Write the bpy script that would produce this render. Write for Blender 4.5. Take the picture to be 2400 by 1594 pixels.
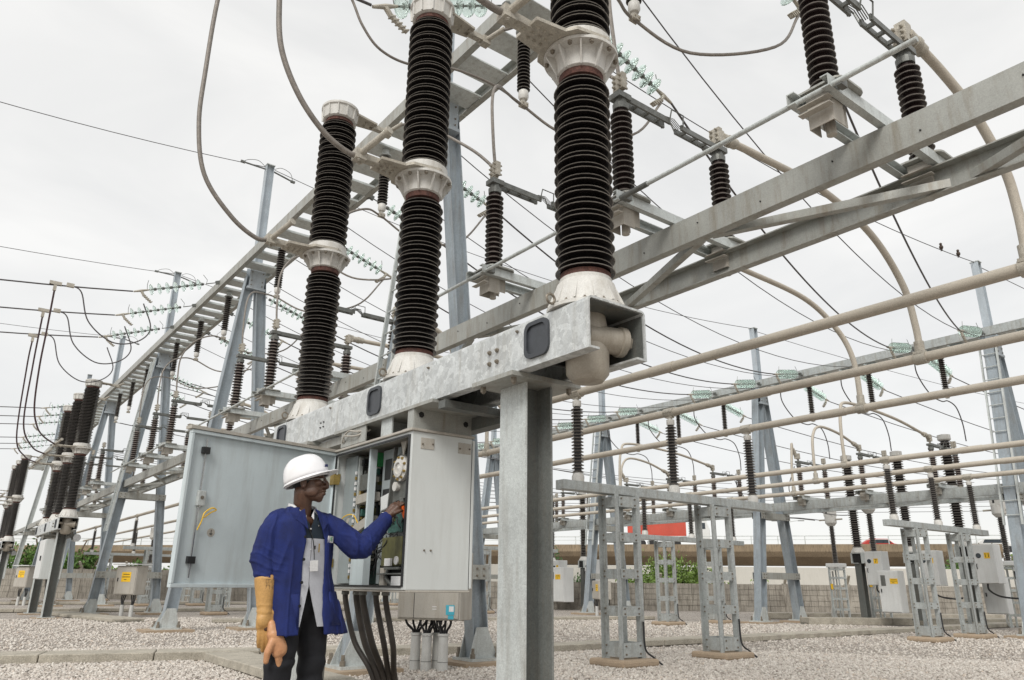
import bpy, bmesh, math, random
import numpy as np
from mathutils import Vector, Matrix, noise
random.seed(7); np.random.seed(7)
R = math.radians
for o in list(bpy.data.objects): bpy.data.objects.remove(o)
S = bpy.context.scene
COL = S.collection
# ---------------------------------------------------------------- camera
cam_d = bpy.data.cameras.new('camera'); cam = bpy.data.objects.new('camera', cam_d); COL.objects.link(cam)
_y, _t, _r = R(52.737), R(18.221), R(0.633)
fw = Vector((math.cos(_t)*math.cos(_y), math.cos(_t)*math.sin(_y), math.sin(_t)))
r0 = Vector((math.sin(_y), -math.cos(_y), 0)); u0 = r0.cross(fw)
rt = math.cos(_r)*r0 + math.sin(_r)*u0; up = -math.sin(_r)*r0 + math.cos(_r)*u0
cam.matrix_world = Matrix(((rt.x, up.x, -fw.x, 0), (rt.y, up.y, -fw.y, 0), (rt.z, up.z, -fw.z, 0.913), (0, 0, 0, 1)))
cam_d.sensor_fit = 'HORIZONTAL'; cam_d.sensor_width = 36; cam_d.lens = 26.0877
cam_d.clip_start = 0.05; cam_d.clip_end = 3000
S.camera = cam
# ---------------------------------------------------------------- overcast sky
w = bpy.data.worlds.new('World'); S.world = w; w.use_nodes = True
nt = w.node_tree; nt.nodes.clear()
out = nt.nodes.new('ShaderNodeOutputWorld'); bg = nt.nodes.new('ShaderNodeBackground'); bg2 = nt.nodes.new('ShaderNodeBackground')
sky = nt.nodes.new('ShaderNodeTexSky'); sky.sky_type = 'NISHITA'; sky.sun_disc = False
sky.sun_elevation = R(43); sky.sun_rotation = R(235)
bg2.inputs['Strength'].default_value = 0.06; nt.links.new(sky.outputs[0], bg2.inputs['Color'])
tc = nt.nodes.new('ShaderNodeTexCoord'); mp = nt.nodes.new('ShaderNodeMapping'); mp.inputs['Scale'].default_value = (1.6, 1.6, 3.2)
nz = nt.nodes.new('ShaderNodeTexNoise'); nz.inputs['Scale'].default_value = 1.5; nz.inputs['Detail'].default_value = 5; nz.inputs['Roughness'].default_value = 0.55; nz.inputs['Distortion'].default_value = 0.6
cr = nt.nodes.new('ShaderNodeValToRGB')
cr.color_ramp.elements[0].position = 0.30; cr.color_ramp.elements[0].color = (0.755, 0.755, 0.745, 1)
cr.color_ramp.elements[1].position = 0.66; cr.color_ramp.elements[1].color = (0.925, 0.915, 0.89, 1)
nt.links.new(tc.outputs['Generated'], mp.inputs[0]); nt.links.new(mp.outputs[0], nz.inputs[0]); nt.links.new(nz.outputs[0], cr.inputs[0])
nt.links.new(cr.outputs[0], bg.inputs['Color']); bg.inputs['Strength'].default_value = 0.71
add = nt.nodes.new('ShaderNodeMixShader'); add.inputs[0].default_value = 0.12
nt.links.new(bg.outputs[0], add.inputs[1]); nt.links.new(bg2.outputs[0], add.inputs[2]); nt.links.new(add.outputs[0], out.inputs[0])
sun_d = bpy.data.lights.new('sun', 'SUN'); sun_d.energy = 1.5; sun_d.angle = R(24); sun_d.color = (1, 0.97, 0.92)
sun = bpy.data.objects.new('sun', sun_d); COL.objects.link(sun)
_sd = Vector((-0.60, -0.42, 0.68)).normalized()
sun.rotation_euler = _sd.to_track_quat('Z', 'Y').to_euler()
S.view_settings.view_transform = 'Standard'; S.view_settings.look = 'None'; S.view_settings.exposure = 0.7; S.view_settings.gamma = 1
S.cycles.max_bounces = 6; S.cycles.transparent_max_bounces = 12

# ---------------------------------------------------------------- mesh helpers
class MB:
    def __init__(s): s.v = []; s.f = []
    def add(s, vs, fs):
        n = len(s.v); s.v += [tuple(p) for p in vs]; s.f += [tuple(i+n for i in f) for f in fs]; return s
    def box(s, c, d, rz=0, rot=None):
        x, y, z = d[0]/2, d[1]/2, d[2]/2
        P = [Vector((a*x, b*y, e*z)) for e in (-1, 1) for a, b in ((-1, -1), (1, -1), (1, 1), (-1, 1))]
        M = rot if rot is not None else Matrix.Rotation(rz, 3, 'Z')
        c = Vector(c)
        return s.add([M @ p + c for p in P], [(3, 2, 1, 0), (4, 5, 6, 7), (0, 1, 5, 4), (1, 2, 6, 5), (2, 3, 7, 6), (3, 0, 4, 7)])
    def prof(s, p0, p1, pts, upv=(0, 0, 1), caps=True):
        """extrude a 2D profile (side, up) from p0 to p1"""
        p0, p1 = Vector(p0), Vector(p1); d = (p1-p0).normalized(); U = Vector(upv)
        sd = d.cross(U)
        if sd.length < 1e-4: sd = d.cross(Vector((1, 0, 0)))
        sd.normalize(); U = sd.cross(d)
        n = len(pts)
        vs = [p + sd*a + U*b for p in (p0, p1) for a, b in pts]
        fs = [(i, (i+1) % n, (i+1) % n+n, i+n) for i in range(n)]
        if caps: fs += [tuple(range(n-1, -1, -1)), tuple(range(n, 2*n))]
        return s.add(vs, fs)
    def bar(s, p0, p1, w_, h_, upv=(0, 0, 1)):
        a, b = w_/2, h_/2
        return s.prof(p0, p1, [(-a, -b), (a, -b), (a, b), (-a, b)], upv)
    def ibeam(s, p0, p1, w_, h_, t=.012, upv=(0, 0, 1)):
        a, b, k = w_/2, h_/2, t/2
        return s.prof(p0, p1, [(-a, -b), (a, -b), (a, -b+t), (k, -b+t), (k, b-t), (a, b-t), (a, b), (-a, b), (-a, b-t), (-k, b-t), (-k, -b+t), (-a, -b+t)], upv)
    def chan(s, p0, p1, w_, h_, t=.01, side=1, upv=(0, 0, 1)):
        """C channel: web on the -side, flanges towards +side"""
        b = h_/2; a = w_/2*side; tt = t*side
        P = [(-a, -b), (a, -b), (a, -b+t), (-a+tt, -b+t), (-a+tt, b-t), (a, b-t), (a, b), (-a, b)]
        if side < 0: P = P[::-1]
        return s.prof(p0, p1, P, upv)
    def angle(s, p0, p1, w_, t=.008, upv=(0, 0, 1), sx=1, sz=1):
        P = [(0, 0), (w_*sx, 0), (w_*sx, t*sz), (t*sx, t*sz), (t*sx, w_*sz), (0, w_*sz)]
        if sx*sz < 0: P = P[::-1]
        return s.prof(p0, p1, P, upv)
    def tube(s, pts, r, seg=8, caps=True):
        pts = [Vector(p) for p in pts]; n = len(pts)
        rr = r if isinstance(r, (list, tuple)) else [r]*n
        tang = []
        for i in range(n):
            t = pts[min(i+1, n-1)]-pts[max(i-1, 0)]; tang.append(t.normalized())
        ref = Vector((0, 0, 1)) if abs(tang[0].z) < .9 else Vector((1, 0, 0))
        N = (ref - tang[0]*ref.dot(tang[0])).normalized(); vs = []; fs = []
        for i in range(n):
            N = (N - tang[i]*N.dot(tang[i])); N.normalize(); B = tang[i].cross(N)
            for k in range(seg):
                a = 2*math.pi*k/seg; vs.append(pts[i]+(N*math.cos(a)+B*math.sin(a))*rr[i])
        for i in range(n-1):
            for k in range(seg):
                k2 = (k+1) % seg; fs.append((i*seg+k, i*seg+k2, (i+1)*seg+k2, (i+1)*seg+k))
        if caps: fs += [tuple(range(seg-1, -1, -1)), tuple(range((n-1)*seg, n*seg))]
        return s.add(vs, fs)
    def lathe(s, pr, seg=24, o=(0, 0, 0), axis=(0, 0, 1), caps=True):
        """profile of (radius, height) along axis"""
        A = Vector(axis).normalized(); X = A.orthogonal().normalized(); Y = A.cross(X); o = Vector(o)
        vs = []; fs = []; n = len(pr)
        for (r, h) in pr:
            for k in range(seg):
                a = 2*math.pi*k/seg; vs.append(o+A*h+(X*math.cos(a)+Y*math.sin(a))*r)
        for i in range(n-1):
            for k in range(seg):
                k2 = (k+1) % seg; fs.append((i*seg+k, i*seg+k2, (i+1)*seg+k2, (i+1)*seg+k))
        if caps: fs += [tuple(range(seg-1, -1, -1)), tuple(range((n-1)*seg, n*seg))]
        return s.add(vs, fs)
    def cyl(s, p0, p1, r, seg=12):
        p0, p1 = Vector(p0), Vector(p1); return s.lathe([(r, 0), (r, (p1-p0).length)], seg, p0, p1-p0)
    def ball(s, c, r, seg=12, rings=8):
        c = Vector(c); r = Vector(r) if not isinstance(r, (int, float)) else Vector((r, r, r))
        vs = [c+Vector((0, 0, -r.z))]; fs = []
        for i in range(1, rings):
            t = math.pi*i/rings-math.pi/2
            for k in range(seg):
                a = 2*math.pi*k/seg; vs.append(c+Vector((math.cos(t)*math.cos(a)*r.x, math.cos(t)*math.sin(a)*r.y, math.sin(t)*r.z)))
        vs.append(c+Vector((0, 0, r.z))); L = len(vs)-1
        for k in range(seg): fs.append((0, 1+(k+1) % seg, 1+k)); fs.append((L, L-seg+k, L-seg+(k+1) % seg))
        for i in range(rings-2):
            for k in range(seg):
                k2 = (k+1) % seg; fs.append((1+i*seg+k, 1+i*seg+k2, 1+(i+1)*seg+k2, 1+(i+1)*seg+k))
        return s.add(vs, fs)
    def prism(s, poly, z0, z1, frame=None):
        """polygon (x,y) extruded in z; frame = 4x4 matrix"""
        F = frame or Matrix.Identity(4); n = len(poly)
        vs = [F @ Vector((x, y, z)) for z in (z0, z1) for x, y in poly]
        return s.add(vs, [tuple(range(n-1, -1, -1)), tuple(range(n, 2*n))]+[(i, (i+1) % n, (i+1) % n+n, i+n) for i in range(n)])
    def mesh(s, name, smooth=False, ang=40):
        me = bpy.data.meshes.new(name); me.from_pydata(s.v, [], s.f); me.validate(); me.update()
        bm = bmesh.new(); bm.from_mesh(me); bmesh.ops.recalc_face_normals(bm, faces=bm.faces)
        if smooth:
            for f in bm.faces: f.smooth = True
            for e in bm.edges:
                if len(e.link_faces) == 2 and e.calc_face_angle(0) > R(ang): e.smooth = False
        bm.to_mesh(me); bm.free()
        return me
def link(name, me, mat=None, parent=None, loc=(0, 0, 0), rz=0):
    o = bpy.data.objects.new(name, me); COL.objects.link(o)
    if mat is not None and me is not None:
        if len(me.materials) == 0: me.materials.append(MAT[mat])
    o.location = loc
    if rz: o.rotation_euler = (0, 0, rz)
    if parent is not None: o.parent = parent
    return o
def obj(name, mb, mat, parent=None, smooth=False, loc=(0, 0, 0), rz=0, bevel=0, ang=40):
    o = link(name, mb.mesh(name, smooth, ang), mat, parent, loc, rz)
    if name in JOINED: o['kind'] = 'stuff'
    if bevel:
        b = o.modifiers.new('b', 'BEVEL'); b.width = bevel; b.segments = 2; b.limit_method = 'ANGLE'; b.angle_limit = R(50)
    return o
JOINED = {'bolts', 'bolt_hole', 'tie_bolts', 'head_bolts', 'screw', 'hole', 'contact_fingers', 'arcing_horn', 'wiring_loom'}
def each_bolt(name, pts, r, h, axis, parent, mat='bolt'):
    '''one shared hexagon bolt mesh, one object per bolt'''
    me = MB().lathe([(r, 0), (r, h), (r*.55, h+.001), (r*.55, h+.008)], 6, (0, 0, 0), axis).mesh(name); me.materials.append(MAT[mat])
    for p in pts: link(name, me, None, parent, p)
def tag(o, label, cat, group=None, kind=None):
    if label: o['label'] = label
    if cat: o['category'] = cat
    if group: o['group'] = group
    if kind: o['kind'] = kind
    return o
def thing(name, label, cat, loc=(0, 0, 0), rz=0, group=None):
    o = bpy.data.objects.new(name, None); COL.objects.link(o); o.empty_display_size = .2
    o.location = loc; o.rotation_euler = (0, 0, rz)
    return tag(o, label, cat, group)
def copy_tree(o, parent=None):
    c = o.copy(); COL.objects.link(c); c.parent = parent
    for ch in list(o.children): copy_tree(ch, c)
    return c
def dup(o, loc, label, group=None, rz=None):
    c = copy_tree(o); c.location = loc; c['label'] = label
    if group: c['group'] = group
    if rz is not None: c.rotation_euler = (0, 0, rz)
    return c
def struct(name, mb, mat, **k):
    o = obj(name, mb, mat, **k); o['kind'] = 'structure'; return o
def curve(pts, n=8):
    """Catmull-Rom through points"""
    P = [Vector(p) for p in pts]; P = [P[0]*2-P[1]]+P+[P[-1]*2-P[-2]]; o = []
    for i in range(1, len(P)-2):
        for k in range(n):
            t = k/n; a, b, c, d = P[i-1:i+3]
            o.append(.5*((2*b)+(c-a)*t+(2*a-5*b+4*c-d)*t*t+(3*b-a-3*c+d)*t**3))
    o.append(P[-2]); return o
def sag(a, b, s, n=20):
    a, b = Vector(a), Vector(b)
    return [a.lerp(b, i/n)-Vector((0, 0, 4*s*(i/n)*(1-i/n))) for i in range(n+1)]
# ---------------------------------------------------------------- materials
MAT = {}
def newmat(n):
    m = bpy.data.materials.new(n); m.use_nodes = True; MAT[n] = m
    return m, m.node_tree.nodes, m.node_tree.links, m.node_tree.nodes['Principled BSDF']
def N(nodes, t, **k):
    n = nodes.new(t)
    for a, b in k.items():
        if a in n.inputs: n.inputs[a].default_value = b
        else: setattr(n, a, b)
    return n
def ramp(nodes, cs):
    r = nodes.new('ShaderNodeValToRGB'); e = r.color_ramp.elements
    while len(e) < len(cs): e.new(.5)
    for x, (p, c) in zip(e, cs): x.position = p; x.color = (*c, 1)
    return r
def weathered(n, base, var=.12, scale=6, rough=.55, metal=0, dirt=None, dirt_amt=.35, streak=True, fine=.06, bump=.0, fscale=120, spec=.5):
    """paint or metal with broad tone changes, fine grain and vertical dirt"""
    m, nd, lk, b = newmat(n); b.inputs['Roughness'].default_value = rough; b.inputs['Metallic'].default_value = metal
    b.inputs['Specular IOR Level'].default_value = spec
    tc = N(nd, 'ShaderNodeTexCoord'); 
    g = N(nd, 'ShaderNodeNewGeometry')
    n1 = N(nd, 'ShaderNodeTexNoise', Scale=scale, Detail=4.0, Roughness=.6); lk.new(g.outputs['Position'], n1.inputs[0])
    lo = tuple(c*(1-var) for c in base); hi = tuple(min(1, c*(1+var)) for c in base)
    r1 = ramp(nd, [(.3, lo), (.7, hi)]); lk.new(n1.outputs[0], r1.inputs[0])
    n2 = N(nd, 'ShaderNodeTexNoise', Scale=fscale, Detail=2.0); lk.new(g.outputs['Position'], n2.inputs[0])
    mx = N(nd, 'ShaderNodeMixRGB', blend_type='MULTIPLY'); mx.inputs[0].default_value = 1
    r2 = ramp(nd, [(.3, (1-fine*2,)*3), (.7, (1+fine,)*3)]); lk.new(n2.outputs[0], r2.inputs[0])
    lk.new(r1.outputs[0], mx.inputs[1]); lk.new(r2.outputs[0], mx.inputs[2]); last = mx
    if dirt:
        mp = N(nd, 'ShaderNodeMapping'); mp.inputs['Scale'].default_value = (14, 14, 1.6) if streak else (5, 5, 5)
        lk.new(g.outputs['Position'], mp.inputs[0])
        n3 = N(nd, 'ShaderNodeTexNoise', Scale=1.0, Detail=6.0, Roughness=.65); lk.new(mp.outputs[0], n3.inputs[0])
        r3 = ramp(nd, [(.48, (0, 0, 0)), (.75, (dirt_amt,)*3)]); lk.new(n3.outputs[0], r3.inputs[0])
        m2 = N(nd, 'ShaderNodeMixRGB'); lk.new(r3.outputs[0], m2.inputs[0]); lk.new(last.outputs[0], m2.inputs[1]); m2.inputs[2].default_value = (*dirt, 1); last = m2
    lk.new(last.outputs[0], b.inputs['Base Color'])
    if bump:
        bp = N(nd, 'ShaderNodeBump', Strength=bump, Distance=.01); lk.new(n2.outputs[0], bp.inputs['Height']); lk.new(bp.outputs[0], b.inputs['Normal'])
    return m
def galv(n, base, scale, amt, dirt=(.2, .17, .13), da=.4, rough=.5, metal=.2):
    """hot-dip galvanised steel with spangle"""
    m = weathered(n, base, .10, 3, rough, metal, dirt, da)
    nd, lk = m.node_tree.nodes, m.node_tree.links; b = nd['Principled BSDF']
    g = N(nd, 'ShaderNodeNewGeometry')
    wn = N(nd, 'ShaderNodeTexNoise', Scale=scale*.6, Detail=2.0); lk.new(g.outputs['Position'], wn.inputs[0])
    ad = N(nd, 'ShaderNodeMixRGB', blend_type='ADD'); ad.inputs[0].default_value = .12; lk.new(g.outputs['Position'], ad.inputs[1]); lk.new(wn.outputs['Color'], ad.inputs[2])
    v = N(nd, 'ShaderNodeTexVoronoi', Scale=scale); lk.new(ad.outputs[0], v.inputs[0])
    sp = N(nd, 'ShaderNodeSeparateColor'); lk.new(v.outputs['Color'], sp.inputs[0])
    r = ramp(nd, [(0, (1-amt,)*3), (1, (1+amt,)*3)]); lk.new(sp.outputs[0], r.inputs[0])
    old = b.inputs['Base Color'].links[0].from_socket
    mx = N(nd, 'ShaderNodeMixRGB', blend_type='MULTIPLY'); mx.inputs[0].default_value = 1
    lk.new(old, mx.inputs[1]); lk.new(r.outputs[0], mx.inputs[2]); lk.new(mx.outputs[0], b.inputs['Base Color'])
    return m
def dusty(n, base, dust, rough=.2, lo=.35, hi=.8, amt=.9, coat=0.0):
    """glossy dark body with dust lying on the faces that look up"""
    m, nd, lk, b = newmat(n); b.inputs['Roughness'].default_value = rough; b.inputs['Coat Weight'].default_value = coat
    g = N(nd, 'ShaderNodeNewGeometry'); s = N(nd, 'ShaderNodeSeparateXYZ'); lk.new(g.outputs['Normal'], s.inputs[0])
    r = ramp(nd, [(lo, (0, 0, 0)), (hi, (amt,)*3)]); lk.new(s.outputs[2], r.inputs[0])
    nz = N(nd, 'ShaderNodeTexNoise', Scale=14.0, Detail=3.0); lk.new(g.outputs['Position'], nz.inputs[0])
    rn = ramp(nd, [(.3, (.55,)*3), (.7, (1, 1, 1))]); lk.new(nz.outputs[0], rn.inputs[0])
    mu = N(nd, 'ShaderNodeMixRGB', blend_type='MULTIPLY'); mu.inputs[0].default_value = 1; lk.new(r.outputs[0], mu.inputs[1]); lk.new(rn.outputs[0], mu.inputs[2])
    mx = N(nd, 'ShaderNodeMixRGB'); lk.new(mu.outputs[0], mx.inputs[0]); mx.inputs[1].default_value = (*base, 1); mx.inputs[2].default_value = (*dust, 1)
    lk.new(mx.outputs[0], b.inputs['Base Color'])
    rr = N(nd, 'ShaderNodeMapRange'); rr.inputs[3].default_value = rough; rr.inputs[4].default_value = .8; lk.new(mu.outputs[0], rr.inputs[0]); lk.new(rr.outputs[0], b.inputs['Roughness'])
    return m
galv('galv', (.53, .56, .55), 55, .10, da=.5)
galv('galv_bright', (.53, .55, .55), 26, .17, dirt=(.30, .28, .23), da=.55)
galv('galv_beam', (.365, .37, .345), 60, .06, dirt=(.20, .165, .115), da=.75)
galv('galv_blue', (.44, .49, .53), 50, .07)
galv('galv_leg', (.33, .375, .41), 50, .08, da=.5)
galv('galv_frame', (.405, .43, .425), 45, .14, dirt=(.20, .17, .12), da=.6)
galv('galv_shaded', (.19, .20, .19), 60, .12, dirt=(.16, .11, .07), da=.35)  # darker galvanising with the shade of the column recess in its colour
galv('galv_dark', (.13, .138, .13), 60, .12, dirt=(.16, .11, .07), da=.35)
dusty('porcelain', (.009, .007, .007), (.22, .20, .18), rough=.16, lo=.35, hi=.85, amt=.5)
weathered('rim_dust_glint', (.30, .285, .265), .25, 25, .8)  # pale rim line: dust plus the sky it catches, both in the colour
dusty('porcelain_brown', (.018, .011, .011), (.28, .235, .21), rough=.26, lo=.3, hi=.8, amt=.7)
weathered('cement_red', (.105, .045, .034), .35, 30, .85, dirt=(.05, .04, .04), dirt_amt=.6, fine=.2)
weathered('cast_white', (.60, .59, .56), .07, 8, .55, dirt=(.33, .29, .23), dirt_amt=.55)
weathered('aluminium', (.46, .43, .37), .15, 25, .6, .25, dirt=(.22, .18, .13), dirt_amt=.55, streak=False, fine=.12, bump=.3)
weathered('cast_alu', (.37, .335, .28), .12, 6, .5, .15, dirt=(.17, .14, .10), dirt_amt=.5, fine=.05)
weathered('bus_tube', (.49, .445, .375), .10, 5, .6, .1, dirt=(.24, .20, .155), dirt_amt=.5, streak=False, fine=.10)
weathered('conductor', (.26, .235, .21), .2, 20, .6, .3, fine=.25, fscale=260)
weathered('cable_brown', (.035, .028, .022), .3, 12, .55)
weathered('conductor_dark', (.085, .078, .08), .2, 20, .5, .2)
weathered('lead_purple', (.105, .065, .075), .2, 20, .5)
weathered('black_rubber', (.018, .018, .019), .2, 20, .5)
weathered('plug_rubber', (.045, .05, .058), .15, 20, .45)
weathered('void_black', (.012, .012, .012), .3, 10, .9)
weathered('cabinet', (.60, .625, .615), .04, 1.6, .38, dirt=(.38, .37, .34), dirt_amt=.28, fine=.02, fscale=400, bump=.04)
weathered('cabinet_in', (.54, .605, .625), .06, 3, .45, dirt=(.22, .21, .19), dirt_amt=.3, fine=.03, fscale=300)
weathered('cabinet_back', (.29, .325, .33), .08, 3, .5, dirt=(.15, .14, .12), dirt_amt=.4, fine=.04)  # darker copy of cabinet_in with the interior shade in its colour
weathered('cabinet_white', (.66, .67, .66), .04, 2, .45, dirt=(.42, .40, .36), dirt_amt=.3)
weathered('box_beige', (.43, .405, .36), .08, 3, .6, dirt=(.24, .19, .13), dirt_amt=.5)
weathered('gear_grey', (.16, .165, .155), .2, 15, .45, .4, dirt=(.08, .07, .05), dirt_amt=.5)
weathered('brass', (.42, .30, .10), .2, 20, .4, .6)
weathered('relay_green', (.05, .30, .10), .2, 20, .4)
weathered('circuit', (.03, .09, .075), .5, 60, .5)
weathered('olive', (.10, .095, .03), .3, 12, .45)
weathered('bolt', (.24, .21, .17), .3, 40, .5, .5)
weathered('pvc', (.55, .55, .53), .06, 8, .5, dirt=(.33, .30, .26), dirt_amt=.5)
weathered('concrete', (.42, .385, .32), .14, 4, .9, dirt=(.13, .115, .085), dirt_amt=.55, streak=False, fine=.15, bump=.5, fscale=70)
weathered('concrete_side', (.26, .24, .20), .2, 4, .9, dirt=(.08, .075, .06), dirt_amt=.7, streak=False, fine=.15, bump=.5, fscale=70)
weathered('footing', (.40, .31, .22), .15, 5, .9, dirt=(.2, .14, .09), dirt_amt=.5, streak=False, fine=.15)
weathered('block_wall', (.30, .275, .235), .3, .8, .95, dirt=(.075, .06, .045), dirt_amt=.95, fine=.15, bump=.4, fscale=60)
weathered('pale_wall', (.56, .54, .49), .05, .5, .9, dirt=(.38, .36, .30), dirt_amt=.3)
weathered('viaduct', (.25, .195, .13), .2, .4, .9, dirt=(.07, .053, .035), dirt_amt=.9)
weathered('viaduct_shaded', (.07, .06, .05), .2, .7, .95)  # dark copy of the viaduct colour, shade below the deck painted in
weathered('container_red', (.52, .07, .04), .10, .6, .5, dirt=(.35, .16, .11), dirt_amt=.4)
weathered('sign_yellow', (.85, .52, .02), .05, 10, .5)
weathered('sign_blue', (.06, .42, .55), .05, 10, .5)
weathered('paper_white', (.74, .74, .74), .03, 10, .5)
weathered('ink', (.02, .02, .02), .1, 10, .5)
weathered('red_paint', (.45, .04, .03), .1, 10, .45)
weathered('car_glass', (.03, .04, .05), .1, 3, .1)
m, nd, lk, b = newmat('glass_green'); b.inputs['Base Color'].default_value = (.84, .955, .91, 1); b.inputs['Roughness'].default_value = .05
b.inputs['Transmission Weight'].default_value = .75; b.inputs['IOR'].default_value = 1.25
# people
weathered('skin', (.10, .05, .031), .22, 26, .38, fine=.14, fscale=300, bump=.25)
weathered('skin_palm', (.16, .075, .05), .15, 30, .5)
weathered('hair', (.012, .011, .011), .2, 80, .8)
weathered('helmet_white', (.80, .80, .82), .015, 5, .25, fine=.006, dirt=(.62, .60, .56), dirt_amt=.35, streak=False)
weathered('jacket_blue', (.006, .0175, .125), .3, 9, .85, fine=.22, fscale=420, dirt=(.010, .014, .075), dirt_amt=.5, bump=.35)
weathered('trouser_black', (.008, .0085, .012), .2, 9, .85, fine=.15, fscale=400)
weathered('shirt_grey', (.47, .48, .52), .06, 12, .85, fine=.10, fscale=420, bump=.3)
weathered('shirt_navy', (.012, .022, .035), .2, 12, .85)
weathered('collar_white', (.62, .62, .63), .05, 12, .8)
weathered('glove_tan', (.50, .285, .095), .14, 14, .5, dirt=(.34, .17, .05), dirt_amt=.55, streak=False)
weathered('glove_pale', (.54, .28, .14), .16, 18, .42, dirt=(.42, .16, .08), dirt_amt=.5, streak=False)
weathered('orange_plastic', (.80, .13, .02), .06, 20, .35)
weathered('steel', (.5, .5, .5), .05, 20, .25, .9)
weathered('eye_white', (.6, .58, .54), .02, 20, .2)
weathered('leaf_a', (.085, .17, .028), .3, 3, .6)
weathered('leaf_b', (.14, .22, .04), .3, 3, .6)
weathered('leaf_c', (.05, .115, .03), .3, 3, .6)
weathered('bark', (.12, .09, .06), .3, 6, .9)
weathered('bird_feather', (.10, .075, .06), .3, 40, .8)
# gravel
m, nd, lk, b = newmat('gravel'); b.inputs['Roughness'].default_value = .95
g = N(nd, 'ShaderNodeNewGeometry'); v = N(nd, 'ShaderNodeTexVoronoi', Scale=36.0); lk.new(g.outputs['Position'], v.inputs[0])
vd = N(nd, 'ShaderNodeTexVoronoi', Scale=36.0, feature='DISTANCE_TO_EDGE'); lk.new(g.outputs['Position'], vd.inputs[0])
sp = N(nd, 'ShaderNodeSeparateColor'); lk.new(v.outputs['Color'], sp.inputs[0])
r1 = ramp(nd, [(0, (.34, .30, .26)), (.35, (.50, .45, .40)), (.75, (.60, .55, .50)), (1, (.68, .64, .59))]); lk.new(sp.outputs[0], r1.inputs[0])
r2 = ramp(nd, [(.0, (.25,)*3), (.13, (1, 1, 1))]); lk.new(vd.outputs[0], r2.inputs[0])
big = N(nd, 'ShaderNodeTexNoise', Scale=.35, Detail=5.0); lk.new(g.outputs['Position'], big.inputs[0])
r3 = ramp(nd, [(.3, (.82, .80, .78)), (.7, (1.06, 1.05, 1.04))]); lk.new(big.outputs[0], r3.inputs[0])
m1 = N(nd, 'ShaderNodeMixRGB', blend_type='MULTIPLY'); m1.inputs[0].default_value = 1; lk.new(r1.outputs[0], m1.inputs[1]); lk.new(r2.outputs[0], m1.inputs[2])
m2 = N(nd, 'ShaderNodeMixRGB', blend_type='MULTIPLY'); m2.inputs[0].default_value = 1; lk.new(m1.outputs[0], m2.inputs[1]); lk.new(r3.outputs[0], m2.inputs[2])
lk.new(m2.outputs[0], b.inputs['Base Color'])
bp = N(nd, 'ShaderNodeBump', Strength=.8, Distance=.03); lk.new(vd.outputs[0], bp.inputs['Height']); lk.new(bp.outputs[0], b.inputs['Normal'])
m, nd, lk, b = newmat('stone'); b.inputs['Roughness'].default_value = .9
g = N(nd, 'ShaderNodeNewGeometry')
r1 = ramp(nd, [(0, (.30, .26, .225)), (.12, (.48, .43, .38)), (.6, (.60, .55, .495)), (.93, (.70, .66, .60)), (1, (.54, .45, .37))]); lk.new(g.outputs['Random Per Island'], r1.inputs[0])
nz = N(nd, 'ShaderNodeTexNoise', Scale=60.0, Detail=3.0); lk.new(g.outputs['Position'], nz.inputs[0])
r2 = ramp(nd, [(.3, (.75,)*3), (.7, (1.1,)*3)]); lk.new(nz.outputs[0], r2.inputs[0])
m1 = N(nd, 'ShaderNodeMixRGB', blend_type='MULTIPLY'); m1.inputs[0].default_value = 1; lk.new(r1.outputs[0], m1.inputs[1]); lk.new(r2.outputs[0], m1.inputs[2]); lk.new(m1.outputs[0], b.inputs['Base Color'])
# ================================================================ SETTING
g = MB().add([(-900, -900, 0), (1500, -900, 0), (1500, 1500, 0), (-900, 1500, 0)], [(0, 1, 2, 3)])
ground = struct('gravel_ground', g, 'gravel'); ground['label'] = 'pale grey crushed gravel covering the switchyard floor'
# loose stones near the camera
def stones(n, rmin, rmax, smin, smax, power):
    ico_v = np.array([(1, 0, 0), (-1, 0, 0), (0, 1, 0), (0, -1, 0), (0, 0, 1), (0, 0, -1)], float)
    ico_f = np.array([(0, 2, 4), (2, 1, 4), (1, 3, 4), (3, 0, 4), (2, 0, 5), (1, 2, 5), (3, 1, 5), (0, 3, 5)])
    r = (rmin**power+(rmax**power-rmin**power)*np.random.rand(n))**(1/power)
    a = R(52.7)+R(38)*(2*np.random.rand(n)-1)
    c = np.stack([r*np.cos(a), r*np.sin(a), np.zeros(n)], 1)
    s = (smin+(smax-smin)*np.random.rand(n)**1.6)*(.8+r/rmax*.5)
    V = ico_v[None]*(1+.55*(np.random.rand(n, 6, 1)-.5))
    V = V*np.stack([.75+.6*np.random.rand(n), .75+.6*np.random.rand(n), .5+.35*np.random.rand(n)], 1)[:, None, :]*s[:, None, None]
    t = 2*np.pi*np.random.rand(n); ct, st = np.cos(t)[:, None], np.sin(t)[:, None]
    tx = (np.random.rand(n)-.5)[:, None]*1.2
    X = V[:, :, 0]*ct-V[:, :, 1]*st; Y = V[:, :, 0]*st+V[:, :, 1]*ct; Z = V[:, :, 2]+tx*V[:, :, 0]
    V = np.stack([X, Y, Z], 2)+c[:, None, :]; V[:, :, 2] += s[:, None]*.28
    F = (ico_f[None]+6*np.arange(n)[:, None, None]).reshape(-1, 3)
    return V.reshape(-1, 3), F
def np_mesh(name, V, F):
    me = bpy.data.meshes.new(name); me.vertices.add(len(V)); me.vertices.foreach_set('co', V.astype(np.float32).ravel())
    k = F.shape[1]; me.loops.add(F.size); me.loops.foreach_set('vertex_index', F.astype(np.int32).ravel())
    me.polygons.add(len(F)); me.polygons.foreach_set('loop_start', np.arange(0, F.size, k, dtype=np.int32)); me.polygons.foreach_set('loop_total', np.full(len(F), k, dtype=np.int32))
    me.update(); me.validate(); return me
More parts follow.
